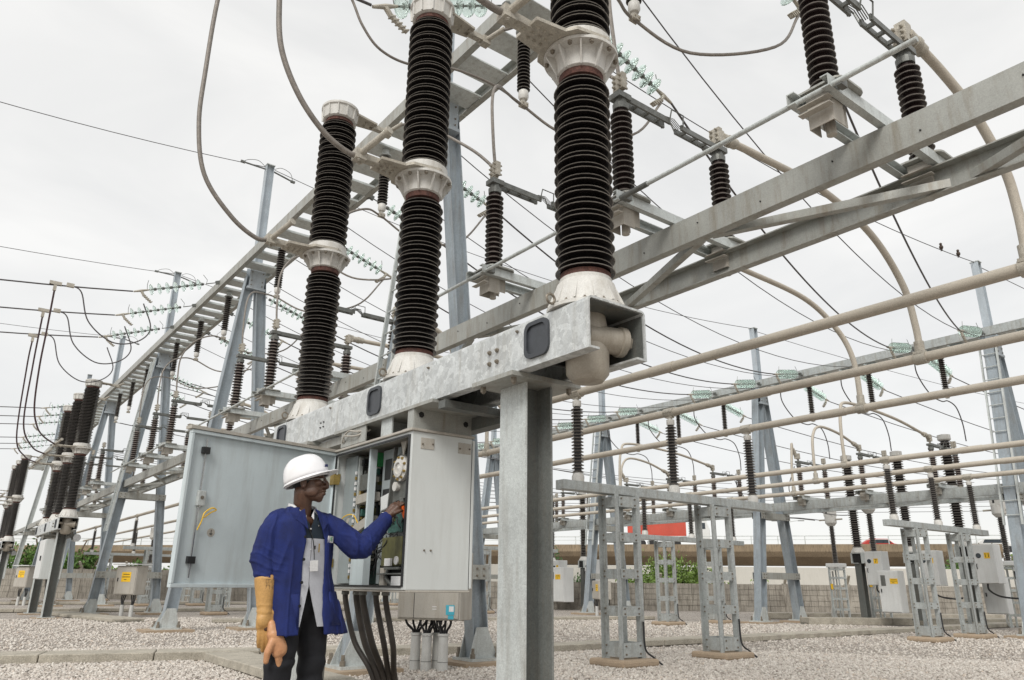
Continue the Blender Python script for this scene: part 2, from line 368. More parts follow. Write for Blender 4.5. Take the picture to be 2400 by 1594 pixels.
V1, F1 = stones(120000, 6.0, 12.5, .009, .023, 2); V2, F2 = stones(50000, 12.5, 22, .012, .026, 2)
st = link('gravel_stones', np_mesh('gravel_stones', np.vstack([V1, V2]), np.vstack([F1, F2+len(V1)])), 'stone')
tag(st, 'loose pale grey crushed stones lying over the yard', 'gravel', kind='stuff')
# ---- cable trench covers and kerbs : every slab is a piece
def slab_run(name, a, b, wid, n, h=.10, label=None, side='concrete'):
    root = bpy.data.objects.new(name, None); COL.objects.link(root); root['kind'] = 'structure'
    if label: root['label'] = label
    a, b = Vector(a), Vector(b); d = b-a; L = d.length/n; ang = math.atan2(d.y, d.x)
    me = MB().box((0, 0, h/2), (L-.012, wid, h)).mesh('slab')
    me.materials.append(MAT['concrete'])
    for i in range(n):
        p = a+d*((i+.5)/n)
        o = link('slab', me, None, root, (p.x, p.y, .012+random.uniform(-.008, .008)), ang+random.uniform(-.004, .004))
        if i < 40:
            bv = o.modifiers.new('b', 'BEVEL'); bv.width = .008; bv.segments = 1
    lip = MB().box((0, 0, .03), (d.length, wid*.82, .05)); m = obj('trench_wall', lip, 'concrete_side', root, loc=((a+b)/2).to_tuple(), rz=ang)
    return root
slab_run('cable_trench', (-3.2, 12.05, 0), (7.05, 8.95, 0), .55, 9, .10, 'concrete slab covers of the cable trench behind the man')
slab_run('cable_trench', (7.1, 8.85, 0), (26, 8.55, 0), .5, 15, .085, 'concrete slab covers of the cable trench across the right of the yard')
slab_run('cable_trench', (3.15, 9.75, 0), (3.05, 5.6, 0), .5, 4, .09, 'short branch of trench covers leading towards the man')
slab_run('cable_trench', (-3, 27.2, 0), (16, 24.6, 0), .5, 14, .09, 'trench covers crossing behind the left breaker')
slab_run('cable_trench', (-3, 35.5, 0), (18, 31.5, 0), .45, 14, .09, 'farther trench covers in front of the left block wall')
slab_run('cable_trench', (5.6, 18.6, 0), (17, 15.6, 0), .45, 9, .08, 'trench covers passing behind the gantry legs')
slab_run('concrete_plinth', (18.6, 11.75, 0), (24.5, 8.2, 0), .5, 3, .17, 'low concrete plinth carrying the numbered breakers')
slab_run('concrete_plinth', (20.6, 14.4, 0), (27, 10.3, 0), .5, 3, .17, 'low concrete plinth under the instrument transformers')
slab_run('concrete_path', (4.0, 19.4, 0), (3.3, 24.6, 0), .7, 4, .07, 'flat concrete slabs beside the left breaker columns')
# ---- block walls
def block_wall(label, a, b, H, bays, rows=5, per=5):
    a, b = Vector(a), Vector(b); d = b-a; ang = math.atan2(d.y, d.x); L = d.length/bays
    root = thing('block_wall', label, 'wall', a.to_tuple(), ang)
    rh = H/rows; bw = (L-.16)/per
    me = MB().box((0, 0, 0), (bw-.014, .14, rh-.012)).mesh('block'); me.materials.append(MAT['block_wall'])
    core = MB().box((d.length/2, .02, H/2), (d.length, .08, H-.01)); obj('mortar_core', core, 'concrete_side', root)
    pm = MB().box((0, 0, (H+.03)/2), (.17, .2, H+.03)).mesh('post'); pm.materials.append(MAT['block_wall'])
    am = MB().bar((0, 0, H), (0, -.28, H+.36), .09, .07); am = am.mesh('fence_arm'); am.materials.append(MAT['concrete'])
    for i in range(bays+1):
        po = link('post', pm, None, root, (i*L, 0, 0))
        link('fence_arm', am, None, po)
    for i in range(bays):
        for r in range(rows):
            for k in range(per):
                o = link('block', me, None, root, (i*L+.08+bw*(k+.5), random.uniform(-.012, .006), rh*(r+.5)))
    return root
block_wall('stained concrete block wall behind the right hand supports', (15.5, 26.85, 0), (41, 7.5, 0), 1.02, 13, 5, 4)
block_wall('plain concrete block wall closing the yard at left', (-4, 56, 0), (15.5, 34.8, 0), 1.42, 11, 5, 4)
# pale wall beyond
pw = MB().box((0, 0, .95), (46, .3, 1.9)); o = obj('boundary_wall', pw, 'pale_wall', loc=(34.5, 24.5, 0), rz=math.atan2(-19.3, 25.5)); tag(o, 'long pale plastered wall beyond the block wall', 'wall')
# ---- viaduct : real scale, some ninety metres away
va, vb = Vector((-8.01, 162.45, 0)), Vector((94.87, 36.22, 0))
vd = vb-va; vang = math.atan2(vd.y, vd.x); VL = vd.length
via = thing('viaduct', 'long concrete road viaduct with railing behind the yard', 'viaduct', va.to_tuple(), vang)
mb = MB(); secp = [(-4.6, 5.55), (-4.6, 4.75), (-4.2, 4.2), (-2.6, 3.35), (2.6, 3.35), (4.2, 4.2), (4.6, 4.75), (4.6, 5.55)]
mb.add([(x, y, z) for x in (0, VL) for y, z in secp], [(i, (i+1) % 8, (i+1) % 8+8, i+8) for i in range(8)]+[tuple(range(8)), tuple(range(15, 7, -1))])
obj('deck', mb, 'viaduct', via)
for i in range(9):
    x = VL*(i+.35)/9
    obj('pier', MB().box((x, 0, 1.7), (1.3, 4.2, 3.36)), 'viaduct_shaded', via)
rl = MB(); rl.bar((0, -4.5, 6.45), (VL, -4.5, 6.45), .12, .09); rl.bar((0, -4.5, 6.05), (VL, -4.5, 6.05), .06, .05); obj('rail', rl, 'galv', via)
pmesh = MB().box((0, 0, .45), (.09, .09, .9)).mesh('railing_post'); pmesh.materials.append(MAT['galv'])
for i in range(int(VL/2.9)): link('railing_post', pmesh, None, via, (1+i*2.9, -4.5, 5.55))
# container truck on the viaduct
def on_via(x, off=-1.8):
    q = va+vd.normalized()*x+Vector((-vd.y, vd.x, 0)).normalized()*off; return q
cp = on_via(126.9)
tr = thing('container_truck', 'red corrugated shipping container on a truck crossing the viaduct', 'truck', (cp.x, cp.y, 5.4), vang)
mb = MB(); mb.box((-.3, 0, 2.35), (6.9, 2.3, 2.4))
obj('container', mb, 'container_red', tr)
rm = MB().box((0, 0, 0), (.13, .05, 2.0)).mesh('corrugation'); rm.materials.append(MAT['container_red'])
for i in range(26): link('corrugation', rm, None, tr, (-3.58+i*.262, -1.165, 2.35))
fr = MB()
for z in (1.2, 3.5): fr.box((-.3, -1.17, z), (6.92, .09, .14))
for x in (-3.7, 3.1): fr.box((x, -1.17, 2.35), (.13, .09, 2.4))
obj('container_frame', fr, 'container_red', tr)
obj('chassis', MB().box((1.2, 0, .95), (9, 1.6, .25)), 'gear_grey', tr)
for x in (-2.2, -1.0, 2.0, 5.2):
    for y in (-.95, .95): obj('wheel', MB().lathe([(.45, -.14), (.45, .14)], 16, (x, y, .46), (0, 1, 0)), 'black_rubber', tr, smooth=True)
cabm = MB(); cabm.prism([(3.6, .8), (5.9, .8), (5.9, 1.9), (5.55, 3.0), (3.6, 3.1)], -1.1, 1.1, Matrix.Rotation(R(90), 4, 'X'))
obj('cab', cabm, 'cabinet_white', tr, bevel=.08); obj('window', MB().box((4.9, -1.12, 2.35), (1.0, .04, .7)), 'car_glass', tr)
def small_car(x, mat, label):
    p = on_via(x, -2.4)
    c = thing('car', label, 'car', (p.x, p.y, 4.75), vang)
    mb = MB(); mb.prism([(-2, .35), (2, .35), (2.05, .8), (1.3, .95), (.7, 1.45), (-1.1, 1.48), (-1.9, 1.0)], -.8, .8, Matrix.Rotation(R(90), 4, 'X'))
    obj('body', mb, mat, c, bevel=.06); obj('window', MB().prism([(-1.3, .98), (1.1, .98), (.6, 1.38), (-1.05, 1.4)], -.815, .815, Matrix.Rotation(R(90), 4, 'X')), 'car_glass', c)
    for x in (-1.25, 1.25):
        for y in (-.75, .75): obj('wheel', MB().lathe([(.33, -.1), (.33, .1)], 14, (x, y, .33), (0, 1, 0)), 'black_rubber', c, smooth=True)
small_car(151.3, 'red_paint', 'small red car driving on the viaduct')
small_car(162.8, 'cabinet_white', 'pale car at the right end of the viaduct')
def lamp_post(x, label):
    p = on_via(x, 3.6); l = thing('street_lamp', label, 'street lamp', (p.x, p.y, 5.5), vang)
    obj('pole', MB().tube([(0, 0, 0), (0, 0, 3.2)], [.09, .05], 8), 'galv', l)
    for s in (-1, 1):
        a = obj('lamp_arm', MB().tube([(0, 0, 3.1), (s*.8, 0, 3.25), (s*1.2, 0, 3.28)], .035, 6), 'galv', l); obj('lamp_head', MB().box((s*1.55, 0, 3.27), (.75, .2, .1)), 'gear_grey', a, bevel=.03)
lamp_post(142.4, 'twin armed street lamp on the viaduct right of the red container')
# ---- vegetation
def leaves(lobes, n, size, seed):
    rnd = np.random.RandomState(seed); V = []; F = []
    vol = np.array([l[3]*l[4]*l[5] for l in lobes]); pick = rnd.choice(len(lobes), n, p=vol/vol.sum())
    for i in pick:
        cx, cy, cz, rx, ry, rz = lobes[i]
        d = rnd.normal(size=3); d /= np.linalg.norm(d); r = rnd.rand()**.4*(1+.18*rnd.normal())
        c = np.array((cx, cy, cz))+d*r*np.array((rx, ry, rz))
        if c[2] < .02: continue
        a = rnd.normal(size=3); a /= np.linalg.norm(a); b_ = np.cross(a, rnd.normal(size=3)); b_ /= np.linalg.norm(b_)
        s = size*(.6+.8*rnd.rand()); k = len(V)
        V += [c-a*s, c+b_*s*.45, c+a*s, c-b_*s*.45]; F.append((k, k+1, k+2, k+3))
    return np_mesh('leaves', np.array(V), np.array(F))
def bush(name, label, cat, x, y, wid, hei, mat, n=1500, size=.07, seed=1, group=None, trunk=False):
    t = thing(name, label, cat, (x, y, 0), 0, group); rnd = random.Random(seed); lobes = []
    base = hei*.35 if trunk else .0
    for k in range(9):
        x = rnd.uniform(-.5, .5)*wid; h = hei*(1-abs(x/wid)*.9)*rnd.uniform(.7, 1)
        lobes.append((x, rnd.uniform(-.25, .25)*wid, base+(h-base)*.62, wid*rnd.uniform(.14, .24), wid*rnd.uniform(.12, .2), (h-base)*rnd.uniform(.3, .42)))
    cr_ = link('crown', leaves(lobes, n, size, seed), mat, t)
    tk = MB()
    for k in range(5 if not trunk else 3):
        x = rnd.uniform(-.3, .3)*wid*(1 if not trunk else .15)
        tk.tube([(x*.3, 0, 0), (x*.8, rnd.uniform(-.1, .1), hei*.4), (x*1.3, rnd.uniform(-.2, .2), hei*.75)], [.04*hei, .025*hei, .008*hei], 6)
    obj('trunk' if trunk else 'stem', tk, 'bark', t)
    return t
bush('bush', 'wide leafy green bush growing over the block wall', 'bush', 26.6, 23.3, 5.4, 2.5, 'leaf_b', 6500, .075, 3)
bush('bush', 'darker green bush at the left foot of the wide bush', 'bush', 27.25, 25.63, 1.6, 1.35, 'leaf_a', 1200, .07, 4)
bush('young_tree', 'slender young tree with yellow green leaves beside the right tower', 'tree', 27.13, 21.73, 1.1, 2.55, 'leaf_b', 420, .10, 5, trunk=True)
bush('bush', 'small bush poking above the wall near the right gantry leg', 'bush', 30.06, 20.82, 1.5, 1.45, 'leaf_b', 600, .06, 6)
bush('bush', 'low weeds on the wall top right of the gantry leg', 'bush', 31.19, 19.95, 1.2, 1.2, 'leaf_b', 400, .06, 7)
bush('bush', 'green shrub behind the white cabinets left of the lattice tower', 'bush', 27.59, 29.35, 1.7, 2.5, 'leaf_c', 1400, .08, 8)
bush('bush', 'green shrub seen just right of the steel column', 'bush', 26.25, 30.38, 1.5, 2.6, 'leaf_c', 1200, .08, 9)
for k, (bx_, by_, w_, h_, m_, l_) in enumerate(((5.86, 61.77, 3.6, 4.3, 'leaf_a', 'tall green tree crown behind the far left breaker'), (7.76, 62.97, 4.2, 4.8, 'leaf_b', 'bright green tree behind the left block wall'),
        (8.83, 59.50, 3.2, 3.6, 'leaf_a', 'green tree behind the second breaker cabinet'), (9.90, 56.03, 3.2, 2.4, 'leaf_b', 'low green bush above the left wall'), (11.41, 53.55, 3.4, 2.3, 'leaf_a', 'low bush behind the left marshalling box'), (13.06, 50.96, 3.2, 2.0, 'leaf_b', 'low bush behind the open cabinet door'))):
    bush('tree' if h_ > 3 else 'bush', l_, 'tree' if h_ > 3 else 'bush', bx_, by_, w_, h_, m_, 2600, .13, 20+k, trunk=False)
for k, (bx_, by_, w_, h_, m_, l_) in enumerate(((59.21, 23.70, 4.2, 4.2, 'leaf_a', 'green bush on the bank behind cabinet eleven'), (64.99, 27.24, 3.0, 4.6, 'leaf_c', 'dark green tree on the bank right of the viaduct'), (61.23, 22.15, 4.2, 4.4, 'leaf_b', 'light green bush at the right edge of the yard'))):
    bush('bush', l_, 'bush', bx_, by_, w_, h_, m_, 2200, .13, 40+k)
# ================================================================ INSULATORS (shared meshes)
def shed_profile(h, rc, rs, pairs, small=None):
    """ribbed porcelain: alternating large and small sheds, flat below, sloping above"""
    pr = [(rc, 0)]; k = 2 if small else 1; p = h/(pairs*k+.4); z = p*.25
    for i in range(pairs*k):
        r = rs if (i % k == 0) else small
        pr += [(rc, z), (rc+.01, z+.02*p), (r-.012, z+.0*p), (r-.004, z+.03*p), (r, z+.10*p), (r-.003, z+.18*p), (r-.014, z+.24*p), (rc+.008, z+.50*p), (rc, z+.62*p)]
        z += p
    pr.append((rc, h)); return pr
_ins = {}
def ins_mesh(h, rc, rs, n, small=None, mat='porcelain', seg=28):
    key = (round(h, 3), rc, rs, n, small, mat, seg)
    if key not in _ins:
        pf = shed_profile(h, rc, rs, n, small); me = MB().lathe(pf, seg).mesh('insulator', True, 55); me.materials.append(MAT[mat]); me.materials.append(MAT['rim_dust_glint']); _ins[key] = me
        for i in range((len(pf)-2)//9):
            for j in (4,):
                for k in range(seg): me.polygons[(1+i*9+j-1)*seg+k].material_index = 1
    return _ins[key]
def bolts(mb, pts, r=.012, h=.014, axis=(0, 0, 1)):
    for p in pts: mb.lathe([(r, 0), (r, h), (r*.55, h+.001), (r*.55, h+.008)], 6, p, axis)
def rib_ring(mb, r0, z0, r1, z1, rb0, rb1, n, t=.012, ph=0):
    """radial triangular ribs between two radii"""
    for k in range(n):
        a = 2*math.pi*k/n+ph; c, s = math.cos(a), math.sin(a); tx, ty = -s*t/2, c*t/2
        P = [(r0, z0), (rb0, z0), (rb1, z1), (r1, z1)]
        vs = [(c*r+tx*e, s*r+ty*e, z) for e in (-1, 1) for r, z in P]
        mb.add(vs, [(0, 1, 2, 3), (7, 6, 5, 4), (0, 4, 5, 1), (1, 5, 6, 2), (2, 6, 7, 3), (3, 7, 4, 0)])
# ================================================================ CIRCUIT BREAKER
SP = 1.925; ZB0, ZB1 = 2.065, 2.353; BW = .428
def breaker_pole(parent, y):
    """one live-tank pole: base cone, two ribbed insulators, middle flange, cap and terminals"""
    mb = MB(); mb.lathe([(.225, 0), (.225, .02), (.205, .03), (.165, .165), (.15, .18), (.15, .20)], 36); rib_ring(mb, .15, .03, .15, .15, .222, .168, 12)
    base = obj('pole', mb, 'cast_white', parent, True, loc=(0, y, ZB1+.002))
    bz = ZB1+.002
    def sub(n, mb, mat, z=0, sm=True): return obj(n, mb, mat, base, sm, loc=(0, 0, z-bz))
    each_bolt('base_bolt', [(.2*math.cos(a), .2*math.sin(a), 2.375-bz) for a in [2*math.pi*k/12+.26 for k in range(12)]], .012, .012, (0, 0, 1), base)
    e = MB().lathe([(.022, -.008), (.032, 0), (.022, .008)], 12); ring = MB()
    ring.tube([(-.245+.028*math.cos(t), .02, .045+.028*math.sin(t)) for t in [2*math.pi*k/14 for k in range(15)]], .008, 6); sub('lifting_eye', ring, 'bolt', ZB1)
    sub('collar', MB().lathe([(.145, 0), (.145, .035)], 32), 'cement_red', 2.553)
    link('lower_insulator', ins_mesh(1.30, .100, .174, 17, .158), None, base, (0, 0, 2.586-bz))
    sub('collar', MB().lathe([(.135, 0), (.14, .045)], 32), 'cement_red', 3.884)
    mf = MB(); mf.lathe([(.14, 0), (.155, .01), (.165, .10), (.175, .125), (.235, .13), (.235, .152), (.20, .155), (.20, .16), (.197, .25), (.185, .262)], 40); rib_ring(mf, .14, .0, .16, .128, .16, .228, 10, .012, .2)
    sub('middle_flange', mf, 'cast_white', 3.925)
    each_bolt('flange_bolt', [(.215*math.cos(a), .215*math.sin(a), 4.054-bz) for a in [2*math.pi*k/10+.2+.314 for k in range(10)]], .015, .016, (0, 0, -1), base)
    link('upper_insulator', ins_mesh(1.47, .110, .192, 19, .175), None, base, (0, 0, 4.18-bz))
    sub('collar', MB().lathe([(.15, 0), (.15, .04)], 32), 'cement_red', 5.645)
    cp = MB(); cp.lathe([(.16, 0), (.175, .012), (.185, .13), (.20, .14), (.20, .165), (.14, .185), (.05, .19)], 36); rib_ring(cp, .16, .01, .16, .13, .19, .2, 12)
    sub('top_cap', cp, 'cast_white', 5.68)
    # line-side terminal pad on the middle flange
    tp = MB(); tp.prism([(-.20, -.19), (.02, -.235), (.24, -.06), (.24, .06), (.02, .235), (-.20, .19), (-.24, .13), (-.44, .10), (-.44, -.10), (-.24, -.13)], 4.08, 4.104)
    bolts(tp, [(-.29-.05*i, .05*j, 4.08) for i in range(3) for j in (-1, 0, 1)], .011, .012, (0, 0, -1)); sub('terminal_pad', tp, 'aluminium', 0, False)
    cl = MB(); cl.box((-.50, 0, 4.094), (.15, .075, .05)); cl.box((-.585, 0, 4.1), (.09, .085, .085)); cl.cyl((-.585, -.02, 4.11), (-.50, -.30, 4.20), .026, 14); cl.lathe([(.034, 0), (.034, .03)], 16, (-.503, -.29, 4.197), (.28, -.92, .29))
    bolts(cl, [(-.46, .0, 4.069), (-.53, 0, 4.069), (-.57, .025, 4.057), (-.6, -.025, 4.057)], .014, .012, (0, 0, -1)); sub('cable_clamp', cl, 'aluminium', 0, False)
    # upper terminal
    tp = MB(); tp.prism([(.12, -.12), (.42, -.07), (.42, .07), (.12, .12)], 5.80, 5.822); tp.box((.47, 0, 5.80), (.16, .06, .05)); tp.box((.58, 0, 5.795), (.08, .08, .08)); tp.cyl((.58, 0, 5.8), (.66, -.2, 5.85), .024, 12)
    bolts(tp, [(.3, -.03, 5.8), (.3, .03, 5.8), (.38, -.03, 5.8), (.38, .03, 5.8), (.45, 0, 5.775), (.51, 0, 5.775)], .012, .012, (0, 0, -1)); sub('upper_terminal', tp, 'aluminium', 0, False)
    return base
def ring_rect(mb, y, z, w_, h_, x, t, r=.045, n=5, depth=.012, sign=-1):
    pass
def rounded(w_, h_, r, n=5):
    P = []
    for cx, cy, a0 in ((w_/2-r, h_/2-r, 0), (-w_/2+r, h_/2-r, 90), (-w_/2+r, -h_/2+r, 180), (w_/2-r, -h_/2+r, 270)):
        for k in range(n+1): a = R(a0+90*k/n); P.append((cx+r*math.cos(a), cy+r*math.sin(a)))
    return P
def make_breaker(label, loc, group='live tank breakers along the row'):
    t = thing('circuit_breaker', label, 'circuit breaker', loc, 0, group)
    y0, y1 = -.242, 4.202; T = .012; hw = BW/2
    # frame beam: folded channel, open below, rounded upper edges, small return lips
    def skin(off):
        r = .03-off; P = [(-hw+off, ZB0), (-hw+off, ZB1-.03)]
        P += [(-hw+.03-r*math.cos(R(a)), ZB1-.03+r*math.sin(R(a))) for a in (22, 45, 67, 90)]
        P += [(hw-.03+r*math.sin(R(a)), ZB1-.03+r*math.cos(R(a))) for a in (0, 22, 45, 67, 90)]
        P += [(hw-off, ZB0)]; return P
    o_, i_ = skin(0), skin(T)[::-1]
    P = [(-hw+.075, ZB0), (-hw, ZB0)][:1]+o_+[(hw-.075, ZB0), (hw-.075, ZB0+T), (hw-T, ZB0+T)]+i_[1:-1]+[(-hw+T, ZB0+T), (-hw+.075, ZB0+T)]
    n = len(P); mb = MB(); mb.add([(x, y, z) for y in (y0, y1) for x, z in P], [(i, (i+1) % n, (i+1) % n+n, i+n) for i in range(n)]+[tuple(range(n)), tuple(range(2*n-1, n-1, -1))])
    fb = obj('frame_beam', mb, 'galv_bright', t, True, ang=30)
    each_bolt('beam_bolt', [(-hw, y, z) for y in (.545, .62) for z in (2.165, 2.235)], .014, .012, (-1, 0, 0), fb); each_bolt('beam_screw', [(-hw, y, 2.30) for y in (.35, 1.33, 2.9)], .009, .01, (-1, 0, 0), fb)
    hb = MB(); bolts(hb, [(-hw, y, z) for y in (3.02, 3.08) for z in (2.16, 2.2)], .009, .002, (-1, 0, 0)); obj('bolt_hole', hb, 'ink', fb)
    # rubber plugs in the beam side
    FX = Matrix.Translation((-hw-.002, 0, 0)) @ Matrix(((0, 0, 1, 0), (1, 0, 0, 0), (0, 1, 0, 0), (0, 0, 0, 1)))
    for y in (.17, 2.1, 3.98):
        rim = MB(); A = [(a+y, b+2.213) for a, b in rounded(.21, .212, .05)]; B = [(a+y, b+2.213) for a, b in rounded(.165, .165, .04)]; m_ = len(A)
        vs = [FX @ Vector((a, b, d)) for P_, d in ((A, .004), (A, -.014), (B, -.014), (B, -.002)) for a, b in P_]
        fs = [(j*m_+i, j*m_+(i+1) % m_, (j+1)*m_+(i+1) % m_, (j+1)*m_+i) for j in range(3) for i in range(m_)]+[tuple(range(3*m_, 4*m_))]
        rim.add(vs, fs); obj('plug', rim, 'plug_rubber', t)
    # transfer housing that shows in the open end
    hs = MB(); hs.lathe([(.0, -.0), (.085, .01), (.118, .05), (.122, .20), (.118, .30), (.10, .42)], 28, (0, 0, 1.955)); hs.lathe([(.07, 0), (.075, .20), (.085, .205), (.085, .24), (.06, .25)], 20, (-.06, -.05, 2.205), (1, -.25, -.04)); hs.lathe([(.05, 0), (.05, .04)], 6, (.18, -.11, 2.195), (1, -.25, -.04))
    hs.cyl((-.205, -.06, 2.225), (-.1, -.05, 2.22), .03, 14)
    obj('transfer_housing', hs, 'cast_alu', t, True)
    dark_mb = MB(); dark_mb.box((.0, .16, 2.205), (BW-.03, .02, .25)); obj('end_dark_sheet', dark_mb, 'void_black', t)  # added black sheet that paints the hollow beam end dark
    lin = MB(); lin.box((hw-.016, -.04, 2.205), (.004, .38, .24)); lin.box((0, -.04, ZB1-.016), (BW-.06, .38, .004)); obj('end_shade_plates', lin, 'galv_dark', t)  # added dark plates, putting shade on the inner beam walls by colour
    for y in (0, SP, 2*SP): breaker_pole(t, y)
    # support columns
    for y in (.54, 3.42):
        c = MB(); c.box((-.0945, y, (.04+ZB0-.03)/2), (.014, .2435, ZB0-.07)); co = obj('column', c, 'galv', t); obj('flange', MB().box((.0945, y, (.04+ZB0-.03)/2), (.014, .2435, ZB0-.07)), 'galv_shaded', co); obj('web', MB().box((0, y, (.04+ZB0-.03)/2), (.175, .012, ZB0-.072)), 'galv_dark', co)  # web and rear flange coloured darker, painting in the shade of the recess
        pl = MB(); pl.box((0, y, ZB0-.016), (.52, .40, .026)); obj('cap_plate', pl, 'galv_beam', co)
        each_bolt('plate_bolt', [(sx*.21, y+sy*.15, ZB0-.029) for sx in (-1, 1) for sy in (-1, 1)], .018, .03, (0, 0, -1), co)
        hol = MB(); bolts(hol, [(-.03, y-.009, z) for z in (1.70, 1.77, 1.85, 1.93)], .012, .003, (0, -1, 0)); obj('bolt_hole', hol, 'ink', co)
        bp = MB(); bp.box((0, y, .028), (.36, .36, .03)); obj('base_plate', bp, 'galv', co); ft = MB(); ft.box((0, y, 0), (.6, .6, .06)); obj('footing', ft, 'footing', co)
    # underside brackets, linkage tray
    br = MB(); br.box((0, 1.96, ZB0-.014), (.50, 1.5, .022)); br.box((.02, 2.9, ZB0-.05), (.36, .6, .06)); obj('drive_bracket', br, 'galv_beam', t)
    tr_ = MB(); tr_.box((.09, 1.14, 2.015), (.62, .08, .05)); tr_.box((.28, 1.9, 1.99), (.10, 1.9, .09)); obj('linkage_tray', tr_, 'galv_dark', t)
    return t
cb1 = make_breaker('large near circuit breaker with three tall black poles above the worker', (2.70, 2.862, 0))
for n_, (y_, l_) in enumerate(((21.535, 'second circuit breaker standing at left behind the open cabinet door'), (37.1, 'third circuit breaker at the far left edge'), (53.0, 'faint fourth breaker farthest down the left row'))):
    c = dup(cb1, (2.70, y_, 0), l_)
# ---------------------------------------------------------------- cables off the poles
def cable(name, label, cat, pts, r, mat='conductor', group=None, seg=10, smooth_n=8, straight=False):
    P = pts if straight else curve(pts, smooth_n)
    o = obj(name, MB().tube(P, r, seg), mat, None, True); return tag(o, label, cat, group)
G_ = 'flexible leads of the near breaker'
cable('flexible_lead', 'thick twisted cable looping up from the far pole of the near breaker', 'cable', [(2.115, 6.712, 4.105), (1.97, 6.712, 4.08), (1.71, 6.71, 4.23), (1.42, 6.71, 4.57), (1.30, 6.71, 5.08), (1.28, 6.71, 5.66), (1.29, 6.71, 6.66), (1.4, 6.7, 7.6)], .022, group=G_)
cable('flexible_lead', 'thick twisted cable looping up from the middle pole of the near breaker', 'cable', [(2.115, 4.787, 4.105), (2.02, 4.787, 4.09), (1.81, 4.79, 4.19), (1.58, 4.79, 4.43), (1.41, 4.79, 4.77), (1.35, 4.79, 5.18), (1.33, 4.79, 5.6), (1.38, 4.78, 6.6)], .022, group=G_)
cable('flexible_lead', 'cable stub leaving the nearest pole at the picture top', 'cable', [(2.115, 2.862, 4.105), (1.98, 2.862, 4.10), (1.80, 2.862, 4.16), (1.55, 2.86, 4.45), (1.40, 2.86, 4.95), (1.36, 2.86, 5.6)], .022, group=G_)
LD = [[(1.11, 17.15, 6.72), (1.18, 17.9, 5.98), (1.24, 18.6, 5.3), (1.36, 19.4, 4.58), (1.55, 20.1, 4.25), (1.78, 20.8, 4.15), (2.115, 21.535, 4.105)], [(1.12, 19.1, 6.69), (1.23, 20.5, 5.72), (1.39, 21.9, 4.58), (1.74, 22.8, 4.17), (2.115, 23.46, 4.105)], [(1.15, 21.25, 6.65), (1.21, 22.2, 6.1), (1.43, 24.0, 4.56), (1.77, 24.8, 4.17), (2.115, 25.385, 4.105)]]
for k, P_ in enumerate(LD):
    cable('flexible_lead', 'purple brown lead dropping to the %s pole of the second breaker' % ('near', 'middle', 'far')[k], 'cable', P_, .019, 'lead_purple', 'leads of the second breaker')
    mbc = MB(); mbc.box((P_[0][0], P_[0][1], P_[0][2]+.04), (.22, .07, .07)); mbc.box((P_[0][0], P_[0][1], P_[0][2]-.05), (.06, .06, .14)); tag(obj('tee_clamp', mbc, 'aluminium'), 'tee clamp above the lead of the %s pole at left' % ('near', 'middle', 'far')[k], 'clamp', 'tee clamps at left')
for k in range(3):
    y = 37.1+SP*k
    cable('flexible_lead', 'thin dark cable drooping to the %s pole of the third breaker' % ('near', 'middle', 'far')[k], 'cable', [(2.115, y, 4.105), (1.8, y, 4.15), (1.3, y, 4.8), (1.1, y, 5.8), (1.1, y, 6.6)], .024, 'conductor_dark', 'leads of the third breaker')
